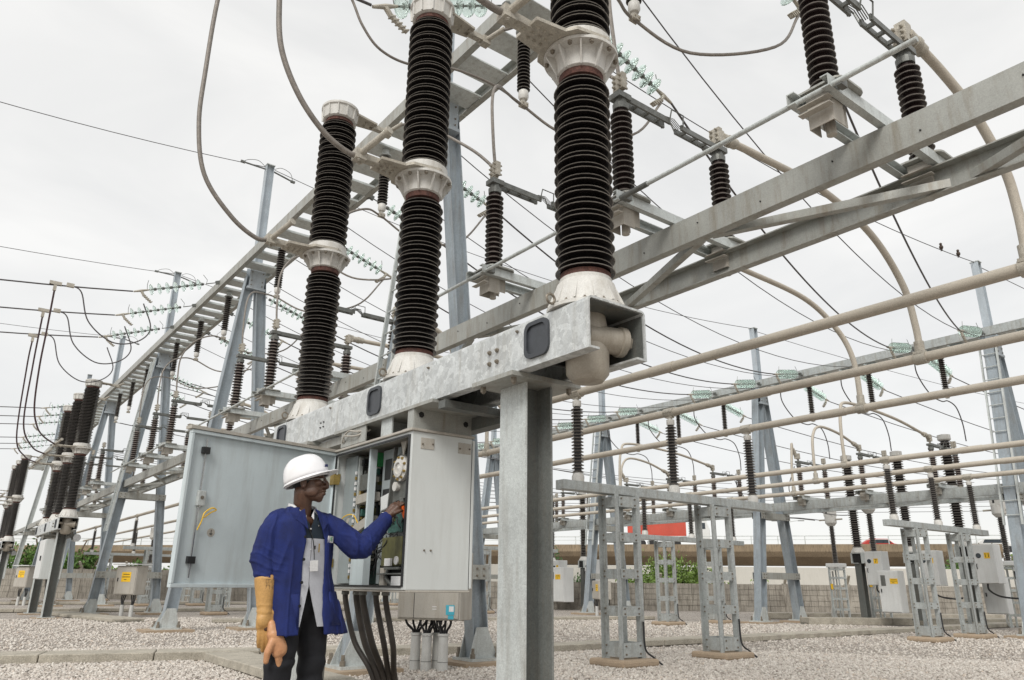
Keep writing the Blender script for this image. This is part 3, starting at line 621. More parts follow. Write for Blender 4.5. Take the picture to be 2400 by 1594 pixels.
# ================================================================ GANTRY ROW (A frames along the bay)
ANCH = MB().lathe([(.032, 0), (.032, .05), (.02, .052), (.02, .11)], 6).mesh('anchor_bolt'); ANCH.materials.append(MAT['bolt'])
def aframe(label, cat, loc, uL, uR, zj, ztop, wid=.22, ladder=False, group=None, mat='galv', cross=(1.05, 3.2)):
    """two raking legs joined at a head, post above; local origin midway between the feet"""
    t = thing('gantry_column', label, cat, loc, 0, group)
    for s, x in ((-1, uL), (1, uR)):
        l = MB(); l.ibeam((x, 0, .05), (s*.10, 0, zj), wid*.85, wid, .014, (1, 0, 0)); leg = obj('leg', l, mat, t)
        p = MB(); p.box((x, 0, .065), (.46, .42, .03)); obj('base_plate', p, 'galv', leg)
        gs = MB()
        for yy in (-.11, .11): gs.prism([(x-.2, .08), (x+.2, .08), (x+.08-s*.03, .42), (x-.08-s*.03, .42)], yy-.006, yy+.006, Matrix(((1, 0, 0, 0), (0, 0, 1, 0), (0, 1, 0, 0), (0, 0, 0, 1))))
        obj('gusset', gs, 'galv', leg)
        for sx in (-1, 1):
            for sy in (-1, 1): link('anchor_bolt', ANCH, None, leg, (x+sx*.18, sy*.15, .08))
        ft = MB(); ft.box((x, 0, .025), (.85, .75, .05)); obj('footing', ft, 'footing', leg)
    def xat(s, x, z): return x+(s*.10-x)*(z-.05)/(zj-.05)
    for z in cross:
        c = MB()
        a, b = xat(-1, uL, z), xat(1, uR, z)
        for yy in (-.125, .125): c.chan((a-.12, yy, z), (b+.12, yy, z), .06, .17, .009, 1 if yy > 0 else -1)
        cb_ = obj('cross_tie', c, 'galv_beam', t); bo = MB(); bolts(bo, [(x_+dx, -.156, z+dz) for x_ in (a, b) for dx in (-.05, .05) for dz in (-.04, .04)], .014, .012, (0, -1, 0)); obj('tie_bolts', bo, 'bolt', cb_)
    h = MB(); h.box((0, -.13, zj-.02), (.34, .014, .52)); h.box((0, .13, zj-.02), (.34, .014, .52)); h.box((0, 0, zj-.29), (.40, .30, .05)); hp = obj('head_plate', h, 'galv_blue', t)
    bo = MB(); bolts(bo, [(dx, -.138, zj-.02+dz) for dx in (-.12, .12) for dz in (-.2, -.1, .1, .2)], .014, .012, (0, -1, 0)); obj('head_bolts', bo, 'bolt', hp)
    p = MB(); p.ibeam((0, 0, zj-.05), (0, 0, ztop), .16, .18, .012, (1, 0, 0)); po = obj('post', p, 'galv_blue', t)
    c = MB(); c.box((0, 0, ztop+.01), (.2, .2, .02)); obj('post_cap', c, 'galv', po)
    if ladder:
        q = MB(); x1 = uL-.14
        def lp(z, dy): x_ = xat(-1, uL, z)-.17; return (x_, dy, z)
        for dy in (-.17, .17): q.bar(lp(2.2, dy), lp(zj-.1, dy), .035, .05, (1, 0, 0))
        ld = obj('ladder', q, 'galv', t)
        rm_ = MB().cyl((0, -.17, 0), (0, .17, 0), .011, 8).mesh('rung'); rm_.materials.append(MAT['galv'])
        z = 2.4
        while z < zj-.2: link('rung', rm_, None, ld, lp(z, 0)); z += .30
    return t
def upper_beam(label, x0, x1, y0, y1, zb, zt, group, mat='galv_beam', n=None):
    """two chords with battens below and short panels: reads as a ladder from underneath"""
    t = thing('gantry_beam', label, 'gantry beam', ((x0+x1)/2, y0, zb), 0, group); w_ = (x1-x0)/2; L = y1-y0; h = zt-zb
    for s in (-1, 1):
        c = MB(); c.chan((s*w_-s*.045, 0, h/2), (s*w_-s*.045, L, h/2), .09, h, .012, 1 if s < 0 else -1); obj('chord', c, mat, t)
    n = n or int(L/.62)
    bm_ = MB().box((0, 0, .02), (2*w_-.11, .36, .014)); bm_.box((0, -.128, .05), (2*w_-.11, .01, .06)); bm_ = bm_.mesh('batten'); bm_.materials.append(MAT['galv'])
    for i in range(n): link('batten', bm_, None, t, (0, L*(i+.5)/n, 0))
    return t
def lower_beam(label, x0, x1, y0, y1, zb, zt, group, mat='galv_beam', braces=True):
    t = thing('support_beam', label, 'support beam', ((x0+x1)/2, y0, zb), 0, group); w_ = (x1-x0)/2; L = y1-y0; h = zt-zb
    f = MB(); f.chan((-w_+.04, 0, h/2), (-w_+.04, L, h/2), .08, h, .010, 1); fc = obj('front_channel', f, mat, t)
    r = MB(); r.chan((w_-.04, 0, h/2), (w_-.04, L, h/2), .08, h, .010, -1); obj('rear_channel', r, mat, t)
    k = int(L/.85); hb = MB(); bolts(hb, [(-w_, .3+i*.55, h*(.35 if i % 2 else .62)) for i in range(int(L/.55))], .007, .002, (-1, 0, 0)); obj('bolt_hole', hb, 'ink', fc)
    if braces:
        a = MB(); n = max(2, int(L/1.5)); ys = [L*i/n for i in range(n+1)]
        for i in range(n):
            xa, xb = (-w_+.07, w_-.07) if i % 2 else (w_-.07, -w_+.07)
            b = MB(); b.angle((xa, ys[i]+.06, .014), (xb, ys[i+1]-.06, .014), .06, .008); obj('brace', b, mat, t)
    return t
ORD = ['first', 'second', 'third', 'fourth', 'fifth', 'sixth', 'seventh', 'eighth', 'ninth', 'tenth', 'eleventh', 'twelfth']
AV = [7.9, 15.7, 23.8, 32.0, 39.5]
names_A = ['steel gantry column with ladder rising behind the middle pole of the near breaker', 'steel gantry column with raking legs left of the far pole', 'steel gantry column with ladder beside the second breaker', 'gantry column behind the second breaker poles', 'farthest gantry column of the left row']
for k, v in enumerate(AV):
    aframe(names_A[k], 'gantry column', (4.72, v, 0), -.82, .83, 7.35, 10.2, .22, k in (0, 2), 'columns of the near gantry row', 'galv_leg')
aframe('gantry column at the far end of the left row', 'gantry column', (4.72, 48, 0), -.82, .83, 7.35, 10.2, .22, False, 'columns of the near gantry row')
lim = [-1.5]+AV+[48, 56]
nm = ['overhead gantry beam passing behind the top of the nearest pole', 'overhead gantry beam between the middle and far pole of the near breaker', 'overhead gantry beam above the left glass strings', 'overhead gantry beam behind the second breaker', 'distant overhead gantry beam at left', 'overhead gantry beam near the vanishing end of the row', 'last overhead gantry beam of the row']
for k in range(7): upper_beam(nm[k], 4.32, 5.12, lim[k]+(.0 if k == 0 else .005), lim[k+1]-.005, 7.47, 7.67, 'overhead beams of the near gantry')
nm = ['long twin channel beam crossing the upper right of the picture', 'twin channel beam running behind the near breaker frame', 'twin channel beam right of the second breaker', 'twin channel beam behind the second breaker', 'distant twin channel beam at the left', 'twin channel beam near the far end of the row', 'last twin channel beam of the row']
for k in range(7): lower_beam(nm[k], 4.20, 4.98, lim[k]+(0 if k == 0 else .01), lim[k+1]-.01, 3.42, 3.625, 'twin channel beams of the near gantry')
# ---------------------------------------------------------------- centre-break disconnectors on the channel beams
def make_disconnector(label, loc, xf, xr, zb, hi, rc, rs, mirror=False, group=None, opened=True, sl=1):
    """two post insulators on a base frame across the beam; arms meet in the middle. local z=0 is the beam top"""
    t = thing('disconnector', label, 'disconnector', loc, 0, group)
    b = MB()
    for yy in (-.11, .11): b.chan((xf-.22, yy, .055), (xr+.22, yy, .055), .05, .08, .007, 1 if yy > 0 else -1)
    obj('base_frame', b, 'galv', t)
    for x in (xf, xr):
        h = MB(); h.prism(rounded(.30, .34, .06, 3), .098, .112); ho = obj('bearing_plate', h, 'galv_beam', t, loc=(x, 0, 0))
        q = MB()
        q.box((-.10, 0, -.02), (.006, .15, .22)); q.box((-.04, -.075, -.02), (.12, .006, .22)); q.box((-.04, .075, -.02), (.12, .006, .22)); q.box((.06, -.05, -.01), (.09, .006, .17)); q.box((.06, .05, -.01), (.09, .006, .17)); q.box((-.15, 0, .0), (.05, .20, .006)); q.box((-.15, 0, -.05), (.05, .20, .006)); q.lathe([(.03, 0), (.03, .27)], 12, (0, 0, -.16)); bq = obj('bearing_box', q, 'box_beige', ho)
        nk = MB(); nk.lathe([(.075, .112), (.06, .15), (.062, .175)], 20); obj('neck', nk, 'concrete_side', ho, True)
        link('post_insulator', ins_mesh(hi, rc, rs, 15, None, 'porcelain_brown', 22), None, ho, (0, 0, .17))
        zt = .17+hi; hd = MB(); hd.lathe([(rc+.012, 0), (rc+.015, .05), (.05, .06), (.05, .10)], 18, (0, 0, zt)); hd.box((0, 0, zt+.12), (.14, .12, .05)); obj('head', hd, 'gear_grey', ho)
        tm = MB(); tm.box((0, 0, zt+.19), (.035, .035, .1)); tm.box((0, 0, zt+.27), (.05, .11, .15))
        bolts(tm, [(-.025, dy, zt+.22+dz) for dy in (-.03, .03) for dz in (0, .05, .1)], .012, .025, (-1, 0, 0)); bolts(tm, [(.025, dy, zt+.22+dz) for dy in (-.03, .03) for dz in (0, .05, .1)], .012, .025, (1, 0, 0)); obj('terminal', tm, 'aluminium', ho)
    z = .17+hi+.12; m = (xf+xr)/2
    a = MB()
    for yy in (-.035, .035): a.bar((xf+.05, yy, z), (m-.06, yy, z), .018, .055)
    for i in range(3): a.box((xf+.18+i*.14, 0, z), (.02, .07, .03))
    obj('contact_arm', a, 'gear_grey', t)
    a = MB()
    for yy in (-.035, .035): a.bar((m+.08, yy, z), (xr-.05, yy, z), .018, .05)
    for i in range(3): a.box((xr-.18-i*.14, 0, z), (.02, .07, .03))
    obj('contact_arm', a, 'gear_grey', t)
    f = MB()
    for i in range(5): f.tube([(m-.10, -.03+i*.015, z+.04), (m, -.03+i*.015, z+.055-.0*i), (m+.09, -.03+i*.015, z)], .004, 4)
    for yy in (-.07, .07): f.tube([(m-.08, yy*.6, z-.03), (m-.07, yy, z+.1), (m+.08, yy, z+.1), (m+.10, yy*.6, z-.02)], .007, 5)
    obj('contact_fingers', f, 'gear_grey', t)
    return t
DV = [1.88, 3.57, 5.30, 9.60, 11.25, 12.9, 17.3, 19.0, 20.9, 25.6, 27.4, 29.2, 33.8, 35.6, 37.2]
lbl = ['disconnector highest at the upper right with an arm pointing to the corner', 'disconnector between the nearest pole and the right curved pipe', 'disconnector between the middle and nearest poles', 'disconnector partly hidden behind the far pole', 'disconnector just left of the far pole', 'disconnector between the open door and the gantry leg']
dc = make_disconnector(lbl[0], (4.59, DV[0], 3.625), -.79, .46, 0, .78, .052, .088, group='disconnectors on the near channel beams')
for k, v in enumerate(DV[1:], 1):
    l_ = lbl[k] if k < 6 else ('%s small disconnector on the beam right of the second breaker, counting leftwards' % ORD[k-6] if k < 9 else '%s tiny disconnector on the distant left beam, counting away from the viewer' % ORD[k-9])
    dup(dc, (4.59, v, 3.625), l_)
for k, (a, b, l_) in enumerate(((1.27, 6.2, 'long grey operating rod running across the nearest pole'), (8.9, 15.2, 'grey operating rod left of the far pole'), (16.8, 22.5, 'grey operating rod beside the second breaker'))):
    rod = thing('operating_rod', l_, 'rod', (3.62, a, 3.66), 0, 'operating rods'); mb = MB(); mb.cyl((0, 0, 0), (0, b-a, 0), .0165, 12); rd = obj('rod', mb, 'galv', rod, True)
    mb = MB()
    for v in DV:
        if a < v-.1 < b: mb.box((.03, v-a-.17, 0), (.07, .035, .05)); mb.bar((.05, v-a-.17, 0), (.10, v-a-.05, .05), .03, .03)
    mb.lathe([(.021, 0), (.021, .5)], 12, (0, 1.9, 0), (0, 1, 0)); obj('joint', mb, 'gear_grey', rd)
# ---------------------------------------------------------------- post insulators hung below the beams, jumpers
def make_hanger(label, loc, h=.86, group=None):
    t = thing('hanging_insulator', label, 'insulator', loc, 0, group)
    m_ = MB(); m_.lathe([(.10, -.02), (.10, .0), (.062, .005), (.06, .10)], 18, (0, 0, -.10)); obj('mounting_cap', m_, 'galv', t, True)
    link('post_insulator', ins_mesh(h, .048, .08, 17, None, 'porcelain', 22), None, t, (0, 0, -.10-h))
    e = MB(); e.lathe([(.052, .0), (.06, -.01), (.062, -.09), (.048, -.12), (.02, -.125), (.02, -.17)], 18, (0, 0, -.10-h)); obj('end_cap', e, 'cast_white', t, True)
    c = MB(); c.box((0, 0, -.29-h), (.10, .07, .06)); bolts(c, [(-.03, -.035, -.29-h), (.03, -.035, -.29-h)], .01, .012, (0, -1, 0)); obj('wire_clamp', c, 'aluminium', t)
    return t
HV = [2.3, 4.1, 5.9, 9.45, 11.6, 13.85, 17.25, 19.5, 21.85, 25.4, 27.5, 29.6]
hl = ['hanging ribbed insulator over the upper right corner', 'hanging ribbed insulator just above the picture top', 'hanging black insulator between the middle and nearest poles', 'hanging black insulator left of the middle pole', 'hanging insulator behind the far pole', 'hanging insulator left of the far pole under the overhead beam']
hg = make_hanger(hl[0], (4.62, HV[0], 7.47), group='insulators hung below the overhead beam')
for k, v in enumerate(HV[1:], 1): dup(hg, (4.62, v, 7.47), hl[k] if k < 6 else ('%s hanging insulator left of the second gantry post, counting leftwards' % ORD[k-6] if k < 9 else '%s small hanging insulator under the distant beam, counting leftwards' % ORD[k-9]))
zh = 7.47-.10-.86-.29; jv = [(DV[i], HV[i]) for i in range(9)]
jl = ['jumper wire', 'jumper wire looping over the upper right', 'jumper wire looping from the disconnector between the middle and nearest poles', 'jumper wire behind the far pole', 'jumper wire beside the far pole', 'jumper wire curling left of the far pole', 'first jumper wire under the left beam, nearest the raking leg', 'second jumper wire under the left beam', 'third jumper wire under the left beam, farthest left']
SV = {0: 1.5, 1: 3.4, 2: 5.4, 3: 9.3, 4: 11.0, 5: 13.0, 6: 16.9, 7: 18.8, 8: 20.8}
for i, (d, h) in enumerate(jv):
    if i == 0: continue
    pts = [(3.80, d, 4.86), (3.78, d+.02, 5.2), (3.80, d+.08, 5.72), (3.98, (d+h)/2-.05, zh-.14), (4.30, h-.1, zh+.06), (4.62, h, zh+.08), (5.2, h*.7+SV[i]*.3, zh-.16), (5.95, SV[i], zh-.02), (6.52, SV[i], 6.92)]
    cable('jumper_wire', jl[i], 'wire', pts, .0165, 'conductor', 'jumper wires of the near gantry', 8)
for k, (yp, d) in enumerate(((2.862, 1.88), (4.787, 3.57), (6.712, 5.30))):
    cable('jumper_wire', 'short jumper from the %s pole top towards the disconnectors' % ('nearest', 'middle', 'far')[k], 'wire', [(3.36, yp-.2, 5.84), (3.45, yp-.5, 5.72), (3.68, d+.3, 5.2), (3.80, d, 4.86)], .016, 'conductor', 'pole top jumpers', 8)
# ---------------------------------------------------------------- glass strings, clamps, overhead conductors
disc = MB().lathe([(.018, -.055), (.03, -.05), (.032, -.005), (.05, .0), (.10, .012), (.122, .03), (.124, .04), (.10, .034), (.06, .03), (.03, .035), (.02, .05), (.018, .06)], 24, (0, 0, 0), (1, 0, 0)).mesh('glass_disc', True, 50); disc.materials.append(MAT['glass_green'])
pin = MB().lathe([(.024, -.06), (.034, -.05), (.034, -.006), (.02, 0)], 12, (0, 0, 0), (1, 0, 0)).mesh('cap_pin', True); pin.materials.append(MAT['gear_grey'])
def glass_string(label, a, b, nd=7, group=None, jump=True, horn=True, ext=.35):
    """a = beam fixing, b = conductor end; discs in the middle"""
    a, b = Vector(a), Vector(b); d = b-a; L = d.length; ax = d.normalized()
    t = thing('insulator_string', label, 'insulator string', a.to_tuple(), 0, group)
    q = ax.to_track_quat('X', 'Z').to_euler(); t.rotation_euler = q
    s0 = ext; pitch = (L-ext-.25)/nd
    h = MB(); h.tube([(0, 0, 0), (s0-.05, 0, 0)], .011, 8); h.box((.03, 0, 0), (.09, .05, .08)); h.tube([(0, 0, -.03), (-.02, .05, -.04)], .02, 6); obj('link_rod', h, 'gear_grey', t)
    for i in range(nd):
        g_ = link('glass_disc', disc, None, t, (s0+pitch*(i+.5), 0, 0)); link('cap_pin', pin, None, g_, (-.02, 0, 0))
    e = MB(); e.tube([(s0, 0, 0), (L-.2, 0, 0)], .012, 8); obj('pin_core', e, 'gear_grey', t)
    c = MB(); c.tube([(L-.26, 0, 0), (L-.1, 0, 0), (L+.06, 0, 0)], [.016, .03, .018], 8); c.tube([(L-.1, 0, -.01), (L-.12, 0, -.10), (L-.19, 0, -.22), (L-.24, 0, -.30)], [.03, .03, .024, .02], 8)
    for k in range(5): c.box((L-.13-.025*k, 0, -.12-.04*k), (.07, .06, .012))
    obj('dead_end_clamp', c, 'aluminium', t)
    if horn:
        k = MB(); k.tube([(s0-.06, 0, 0), (s0-.1, 0, .09), (s0-.04, .0, .22)], .006, 5); k.tube([(L-.22, 0, 0), (L-.25, 0, .12), (L-.3, 0, .22)], .006, 5); obj('arcing_horn', k, 'gear_grey', t)
    return t
# towards the left (-x)
LS = [(1.35, 'glass insulator string out beyond the nearest pole'), (3.4, 'glass insulator string above the near breaker'), (5.8, 'large glass insulator string behind the top of the middle pole'), (17.1, 'upper glass string of the three at left'), (19.05, 'middle glass string of the three at left'), (21.2, 'lowest glass string of the three at left')]
for k, (v, l_) in enumerate(LS):
    glass_string(l_, (4.31, v, 7.60 if v > 8 else 7.53), (2.62, v, 6.95 if v > 8 else 6.56), 7, 'glass strings left of the gantry')
    end = Vector((2.55, v, 6.93 if v > 8 else 6.54))
    far = Vector((-14, v+.6, 7.25)) if v > 8 else Vector((-9, v, 8.4))
    cable('overhead_conductor', 'conductor leaving left from the %s' % l_.split(' of ')[0], 'conductor', sag(end, far, .75), .016, 'conductor_dark', 'overhead conductors to the left', 7, straight=True)
    if v > 8:
        p0 = sag(end, far, .75)[1]; c0 = Vector((p0.x-.35, v, p0.z-.04))
        cable('jumper_loop', 'drooping jumper loop below the %s' % l_.split(' of ')[0], 'wire', [c0, c0+Vector((.22, 0, -.1)), c0+Vector((.45, 0, -.7)), c0+Vector((.95, 0, -1.05)), c0+Vector((1.42, 0, -.95)), c0+Vector((1.65, 0, -.6)), (2.80, v, 6.70)], .014, 'conductor_dark', 'jumper loops at left', 8)
        mbc = MB(); mbc.box(c0, (.14, .07, .08)); tag(obj('wire_clamp', mbc, 'aluminium'), 'small clamp on the conductor of the %s' % l_.split(' of ')[0], 'clamp', 'wire clamps at left')
for k, v in enumerate((33.4, 35.4, 37.4, 41.3, 43.4, 45.4)):
    glass_string('%s small glass string on the distant left gantry, counting away' % ORD[k], (4.31, v, 7.60), (2.62, v, 7.2), 6, 'distant glass strings at left', horn=True)
    cable('overhead_conductor', '%s thin overhead conductor of the distant left bays' % ORD[k], 'conductor', sag((2.6, v, 7.2), (-20, v+.6, 8.2), .9, 14), .017, 'conductor_dark', 'distant conductors at left', 6, straight=True)
# towards the right (+x), across to the far gantry
RSV = [(3.4, 'glass string at the top right corner'), (5.4, 'glass string hidden beside the nearest pole'), (9.3, 'glass string behind the middle pole'), (11.0, 'green glass string left of the middle pole'), (13.0, 'glass string behind the far pole'), (16.9, 'green glass string right of the raking gantry leg'), (18.8, 'small green glass string left of the far pole'), (20.8, 'green glass string above the second breaker'), (26, 'tiny glass string far along the gantry'), (28, 'last tiny glass string along the gantry')]
FX_ = 18.7
for k, (v, l_) in enumerate(RSV):
    glass_string(l_, (5.13, v, 7.50), (6.66, v, 7.02), 7, 'glass strings right of the gantry')
    vf = v*.78+3.6 if v < 22 else v*.8+3
    cable('overhead_conductor', 'conductor crossing right from the %s' % l_, 'conductor', sag((6.72, v, 7.0), (17.05, vf, 6.28), .62, 22), .015, 'conductor_dark', 'conductors crossing to the far gantry', 7, straight=True)
    glass_string('%s glass string from the right along the far overhead beam' % ORD[k], (18.27, vf, 6.50), (17.0, vf, 6.27), 7, 'glass strings of the far gantry', ext=.25)
cable('jumper_wire', 'thin jumper drooping left of the middle pole top', 'wire', [(2.15, 5.8, 6.75), (2.34, 5.8, 6.49), (2.48, 5.8, 6.24), (2.69, 5.8, 6.06), (3.03, 5.8, 6.05), (3.5, 5.75, 6.2), (4.1, 5.8, 6.3), (4.62, 5.9, 6.31)], .014, 'conductor', 'jumper wires of the near gantry', 7)
for k, v in enumerate((4.6, 6.6, 8.6, 10.2, 12.2, 14.4, 16.0, 17.8, 19.8, 22.0)):
    cable('overhead_conductor', '%s lower thin line crossing right below the strings, from the right' % ORD[k], 'conductor', sag((5.12, v, 7.46), (18.3, v*.8+2.6, 6.41), .95, 18), .0085, 'conductor_dark', 'lower thin crossing lines', 5, straight=True)
# the web of thinner lines farther back
for k in range(9):
    v = 22.5+2.6*k; z0 = 5.2+.5*(k % 3)
    cable('overhead_conductor', '%s fine line of the background web, counting away from the viewer' % ORD[k], 'conductor', sag((5.3, v, z0+1.2), (34, v*.72+5, z0), .7, 18), .012, 'conductor_dark', 'background web of lines', 5, straight=True)
for k in range(6):
    z0 = 3.9+.28*k
    cable('overhead_conductor', '%s low fine line beyond the far gantry, counting upwards' % ORD[k], 'conductor', sag((10, 34+k, z0+.2), (44, 9+k*1.5, z0+.6), .3, 14), .011, 'conductor_dark', 'low lines beyond the far gantry', 5, straight=True)
# earth wires with their end fittings at the post tops
def earth(label, pts): cable('earth_wire', label, 'wire', pts, .009, 'conductor_dark', 'earth wires', 6, straight=True)
earth('thin earth wire from the left post top to the left edge', sag((4.6, 15.7, 10.15), (-16, 16.6, 11.6), 1.0, 26))
earth('thin lower earth wire reaching the second post top', sag((4.6, 23.8, 10.15), (-20, 24.6, 10.9), .8, 26))
earth('thin earth wire reaching the third post top', sag((4.6, 32.0, 10.15), (-20, 32.8, 11.2), .8, 22))
for (v, vf) in ((7.9, 6.25), (15.7, 12.5), (23.8, 19.1)):
    earth('thin earth wire crossing right to the far gantry post' if v < 10 else ('thin earth wire crossing right from the left post top' if v < 20 else 'thin earth wire crossing right from the second post top'), sag((4.85, v, 10.15), (18.6, vf, 8.35), .55, 26))
for v in (15.7, 23.8, 32.0):
    for s, e in ((-1, (4.1, v, 10.1)), (1, (5.3, v, 10.0))):
        mb = MB(); mb.tube([(4.72+s*.1, v, 10.1), Vector(e)], .022, 6); mb.box(e, (.1, .05, .05)); mb.tube(curve([(4.72+s*.1, v, 10.16), (4.72+s*.28, v, 10.26), (4.72+s*.5, v, 10.2), e]), .007, 5)
        tag(obj('tension_fitting', mb, 'gear_grey'), '%s wire fitting on the %s post top' % ('left' if s < 0 else 'right', {15.7: 'tallest left', 23.8: 'second', 32.0: 'third'}[v]), 'fitting', 'earth wire fittings')
# ================================================================ BUS TUBES AND THEIR SUPPORTS
BU = [6.225, 7.994, 9.763, 14.19, 15.96, 17.73]; BZ = 3.235
bl = ['upper beige bus tube of the near three', 'middle beige bus tube of the near three', 'lowest beige bus tube of the near three', 'upper beige bus tube of the far three', 'middle beige bus tube of the far three', 'lowest beige bus tube of the far three']
for u_, l_ in zip(BU, bl):
    t = thing('bus_tube', l_, 'bus tube', (u_, -3, BZ), 0, 'beige aluminium bus tubes')
    obj('tube', MB().cyl((0, 0, 0), (0, 58, 0), .052, 20), 'bus_tube', t, True)
    sl = MB()
    for y in (8.2, 23.9, 40): sl.lathe([(.058, 0), (.058, .35)], 18, (0, y, 0), (0, 1, 0))
    for k, y in enumerate((8.2, 23.9, 40)): obj('splice_sleeve', MB().lathe([(.058, 0), (.058, .35)], 18, (0, y, 0), (0, 1, 0)), 'bus_tube', t, True)
TS = .30
def make_tower(parent, x):
    """lattice stool of four angles and riveted batten plates"""
    a = TS/2; H = 2.0
    pm = MB(); 
    root = None
    for sx in (-1, 1):
        for sy in (-1, 1):
            q = MB(); q.angle((x+sx*a, sy*a, .09), (x+sx*a, sy*a, H), .07, .008, (0, 1, 0), -sx*1, -sy); o = obj('post', q, 'galv_frame', parent); root = root or o
    for z, h in ((.19, .16), (.62, .11), (1.05, .11), (1.48, .11), (1.91, .13)):
        for s in (-1, 1):
            q = MB(); q.box((x, s*(a+.006), z), (TS+.02, .01, h)); b = obj('batten_plate', q, 'galv_frame', parent)
            bo = MB(); bolts(bo, [(x+dx*.12, s*(a+.011), z+dz*h*.28) for dx in (-1, 1) for dz in (-1, 1)], .012, .009, (0, s, 0)); o2 = obj('bolts', bo, 'bolt', b); o2['kind'] = 'stuff'
            q = MB(); q.box((x+s*(a+.006), 0, z), (.01, TS-.004, h)); b = obj('batten_plate', q, 'galv_frame', parent)
            bo = MB(); bolts(bo, [(x+s*(a+.011), dx*.12, z+dz*h*.28) for dx in (-1, 1) for dz in (-1, 1)], .012, .009, (s, 0, 0)); o2 = obj('bolts', bo, 'bolt', b); o2['kind'] = 'stuff'
    ft = MB(); ft.lathe([(.42, 0), (.38, .07), (.34, .09)], 4, (x, 0, 0)); 
    f2 = MB(); f2.box((x, 0, .045), (.62, .58, .09)); obj('footing', f2, 'footing', parent, bevel=.03)
    w_ = MB(); w_.tube(curve([(x+a+.03, -a-.02, .5), (x+a+.035, -a-.03, .2), (x+a+.12, -a-.08, .1), (x+a+.2, -a-.14, .02)]), .012, 6); obj('earth_lead', w_, 'black_rubber', parent)
def make_support(label, loc, group):
    t = thing('bus_support', label, 'bus support', loc, 0, group)
    b = MB(); b.box((1.80, 0, 2.06), (4.2, .155, .115)); obj('cross_beam', b, 'galv_frame', t, bevel=.006)
    for x in (.69, 2.56): make_tower(t, x)
    for k in range(3):
        x = 1.769*k
        c = MB(); c.lathe([(.075, 0), (.078, .06), (.058, .11)], 20, (x, 0, 2.118)); fo = obj('insulator_foot', c, 'cast_white', t, True)
        link('post_insulator', ins_mesh(.84, .044, .078, 20, None, 'porcelain', 24), None, fo, (x, 0, 2.22))
        c = MB(); c.lathe([(.05, 0), (.056, .01), (.056, .075), (.03, .08), (.03, .105)], 18, (x, 0, 3.055)); obj('insulator_cap', c, 'cast_white', fo, True)
        c = MB(); c.lathe([(.066, -.085), (.066, .085)], 16, (x, 0, 3.235), (0, 1, 0)); c.box((x, 0, 3.175), (.06, .1, .04)); bolts(c, [(x-.066, dy, 3.235) for dy in (-.06, -.02, .02, .06)], .012, .014, (-1, 0, 0)); obj('tube_clamp', c, 'aluminium', fo)
    return t
sup = make_support('lattice bus support right of the steel column with three ribbed insulators', (6.225, 6.81, 0), 'bus supports')
for u_, v_, l_ in ((14.19, 6.89, 'lattice bus support in front of the numbered cabinets at right'), (14.19, 13.1, 'smaller lattice bus support seen behind the near one'), (6.225, 22.9, 'lattice bus support right of the left marshalling box'), (14.19, 21.0, 'distant bus support behind the white cabinets'), (6.225, 31.5, 'distant bus support under the left tubes'), (6.225, 40.0, 'farthest bus support at left'), (14.19, 30, 'bus support far down the yard')):
    dup(sup, (u_, v_, 0), l_)
# curved tubes between disconnectors and bus
def dropper(label, pts, group, r=.036):
    t = thing('bus_dropper', label, 'bus tube', pts[-1], 0, group); o = Vector(pts[-1])
    obj('tube', MB().tube([p-o for p in curve(pts, 10)], r, 14), 'bus_tube', t, True)
    c = MB(); c.lathe([(.05, 0), (.05, .12)], 16, (0, 0, .06)); c.lathe([(.07, -.06), (.07, .06)], 16, (0, 0, 0), (0, 1, 0)); c.box((0, 0, .05), (.13, .1, .03)); obj('tee_clamp', c, 'aluminium', t, True)
    a = Vector(pts[0])-o; b = Vector(pts[1])-o; d = (b-a).normalized()
    c = MB(); c.cyl(a-d*.04, a+d*.16, .05, 12); c.box(a-d*.09, (.1, .08, .1)); c.cyl(a+d*.05, a+d*.09, .058, 12); obj('end_coupling', c, 'aluminium', t, True)
G_ = 'curved tubes from the near disconnectors'
dropper('curved tube bending down at the right edge', [(5.17, 1.86, 4.87), (5.55, 1.82, 4.72), (5.85, 1.76, 4.45), (6.12, 1.72, 4.05), (6.215, 1.72, 3.7), (6.225, 1.73, BZ)], G_)
dropper('long curved tube arching down to the middle near bus tube', [(5.17, 3.57, 4.87), (5.7, 3.55, 4.88), (6.6, 3.46, 4.80), (7.4, 3.40, 4.52), (7.86, 3.36, 4.05), (7.985, 3.35, 3.6), (7.994, 3.35, BZ)], G_)
dropper('curved tube arching down to the lowest near bus tube', [(5.17, 5.30, 4.87), (6.4, 5.3, 4.9), (7.8, 5.28, 4.86), (9.0, 5.17, 4.72), (9.55, 5.05, 4.35), (9.74, 4.97, 3.9), (9.763, 4.96, BZ)], G_)
for k, (u_, v_) in enumerate(((6.225, 9.6), (7.994, 11.25), (9.763, 12.9), (6.225, 17.3), (7.994, 19.0), (9.763, 20.9))):
    dropper('%s curved tube seen behind the %s' % (ORD[k % 3], 'cabinet door' if k < 3 else 'left gantry legs'), [(5.17, v_, 4.87), (u_-1.1, v_, 4.88), (u_-.35, v_, 4.7), (u_-.04, v_, 4.2), (u_, v_, BZ)], 'curved tubes of the left bays')
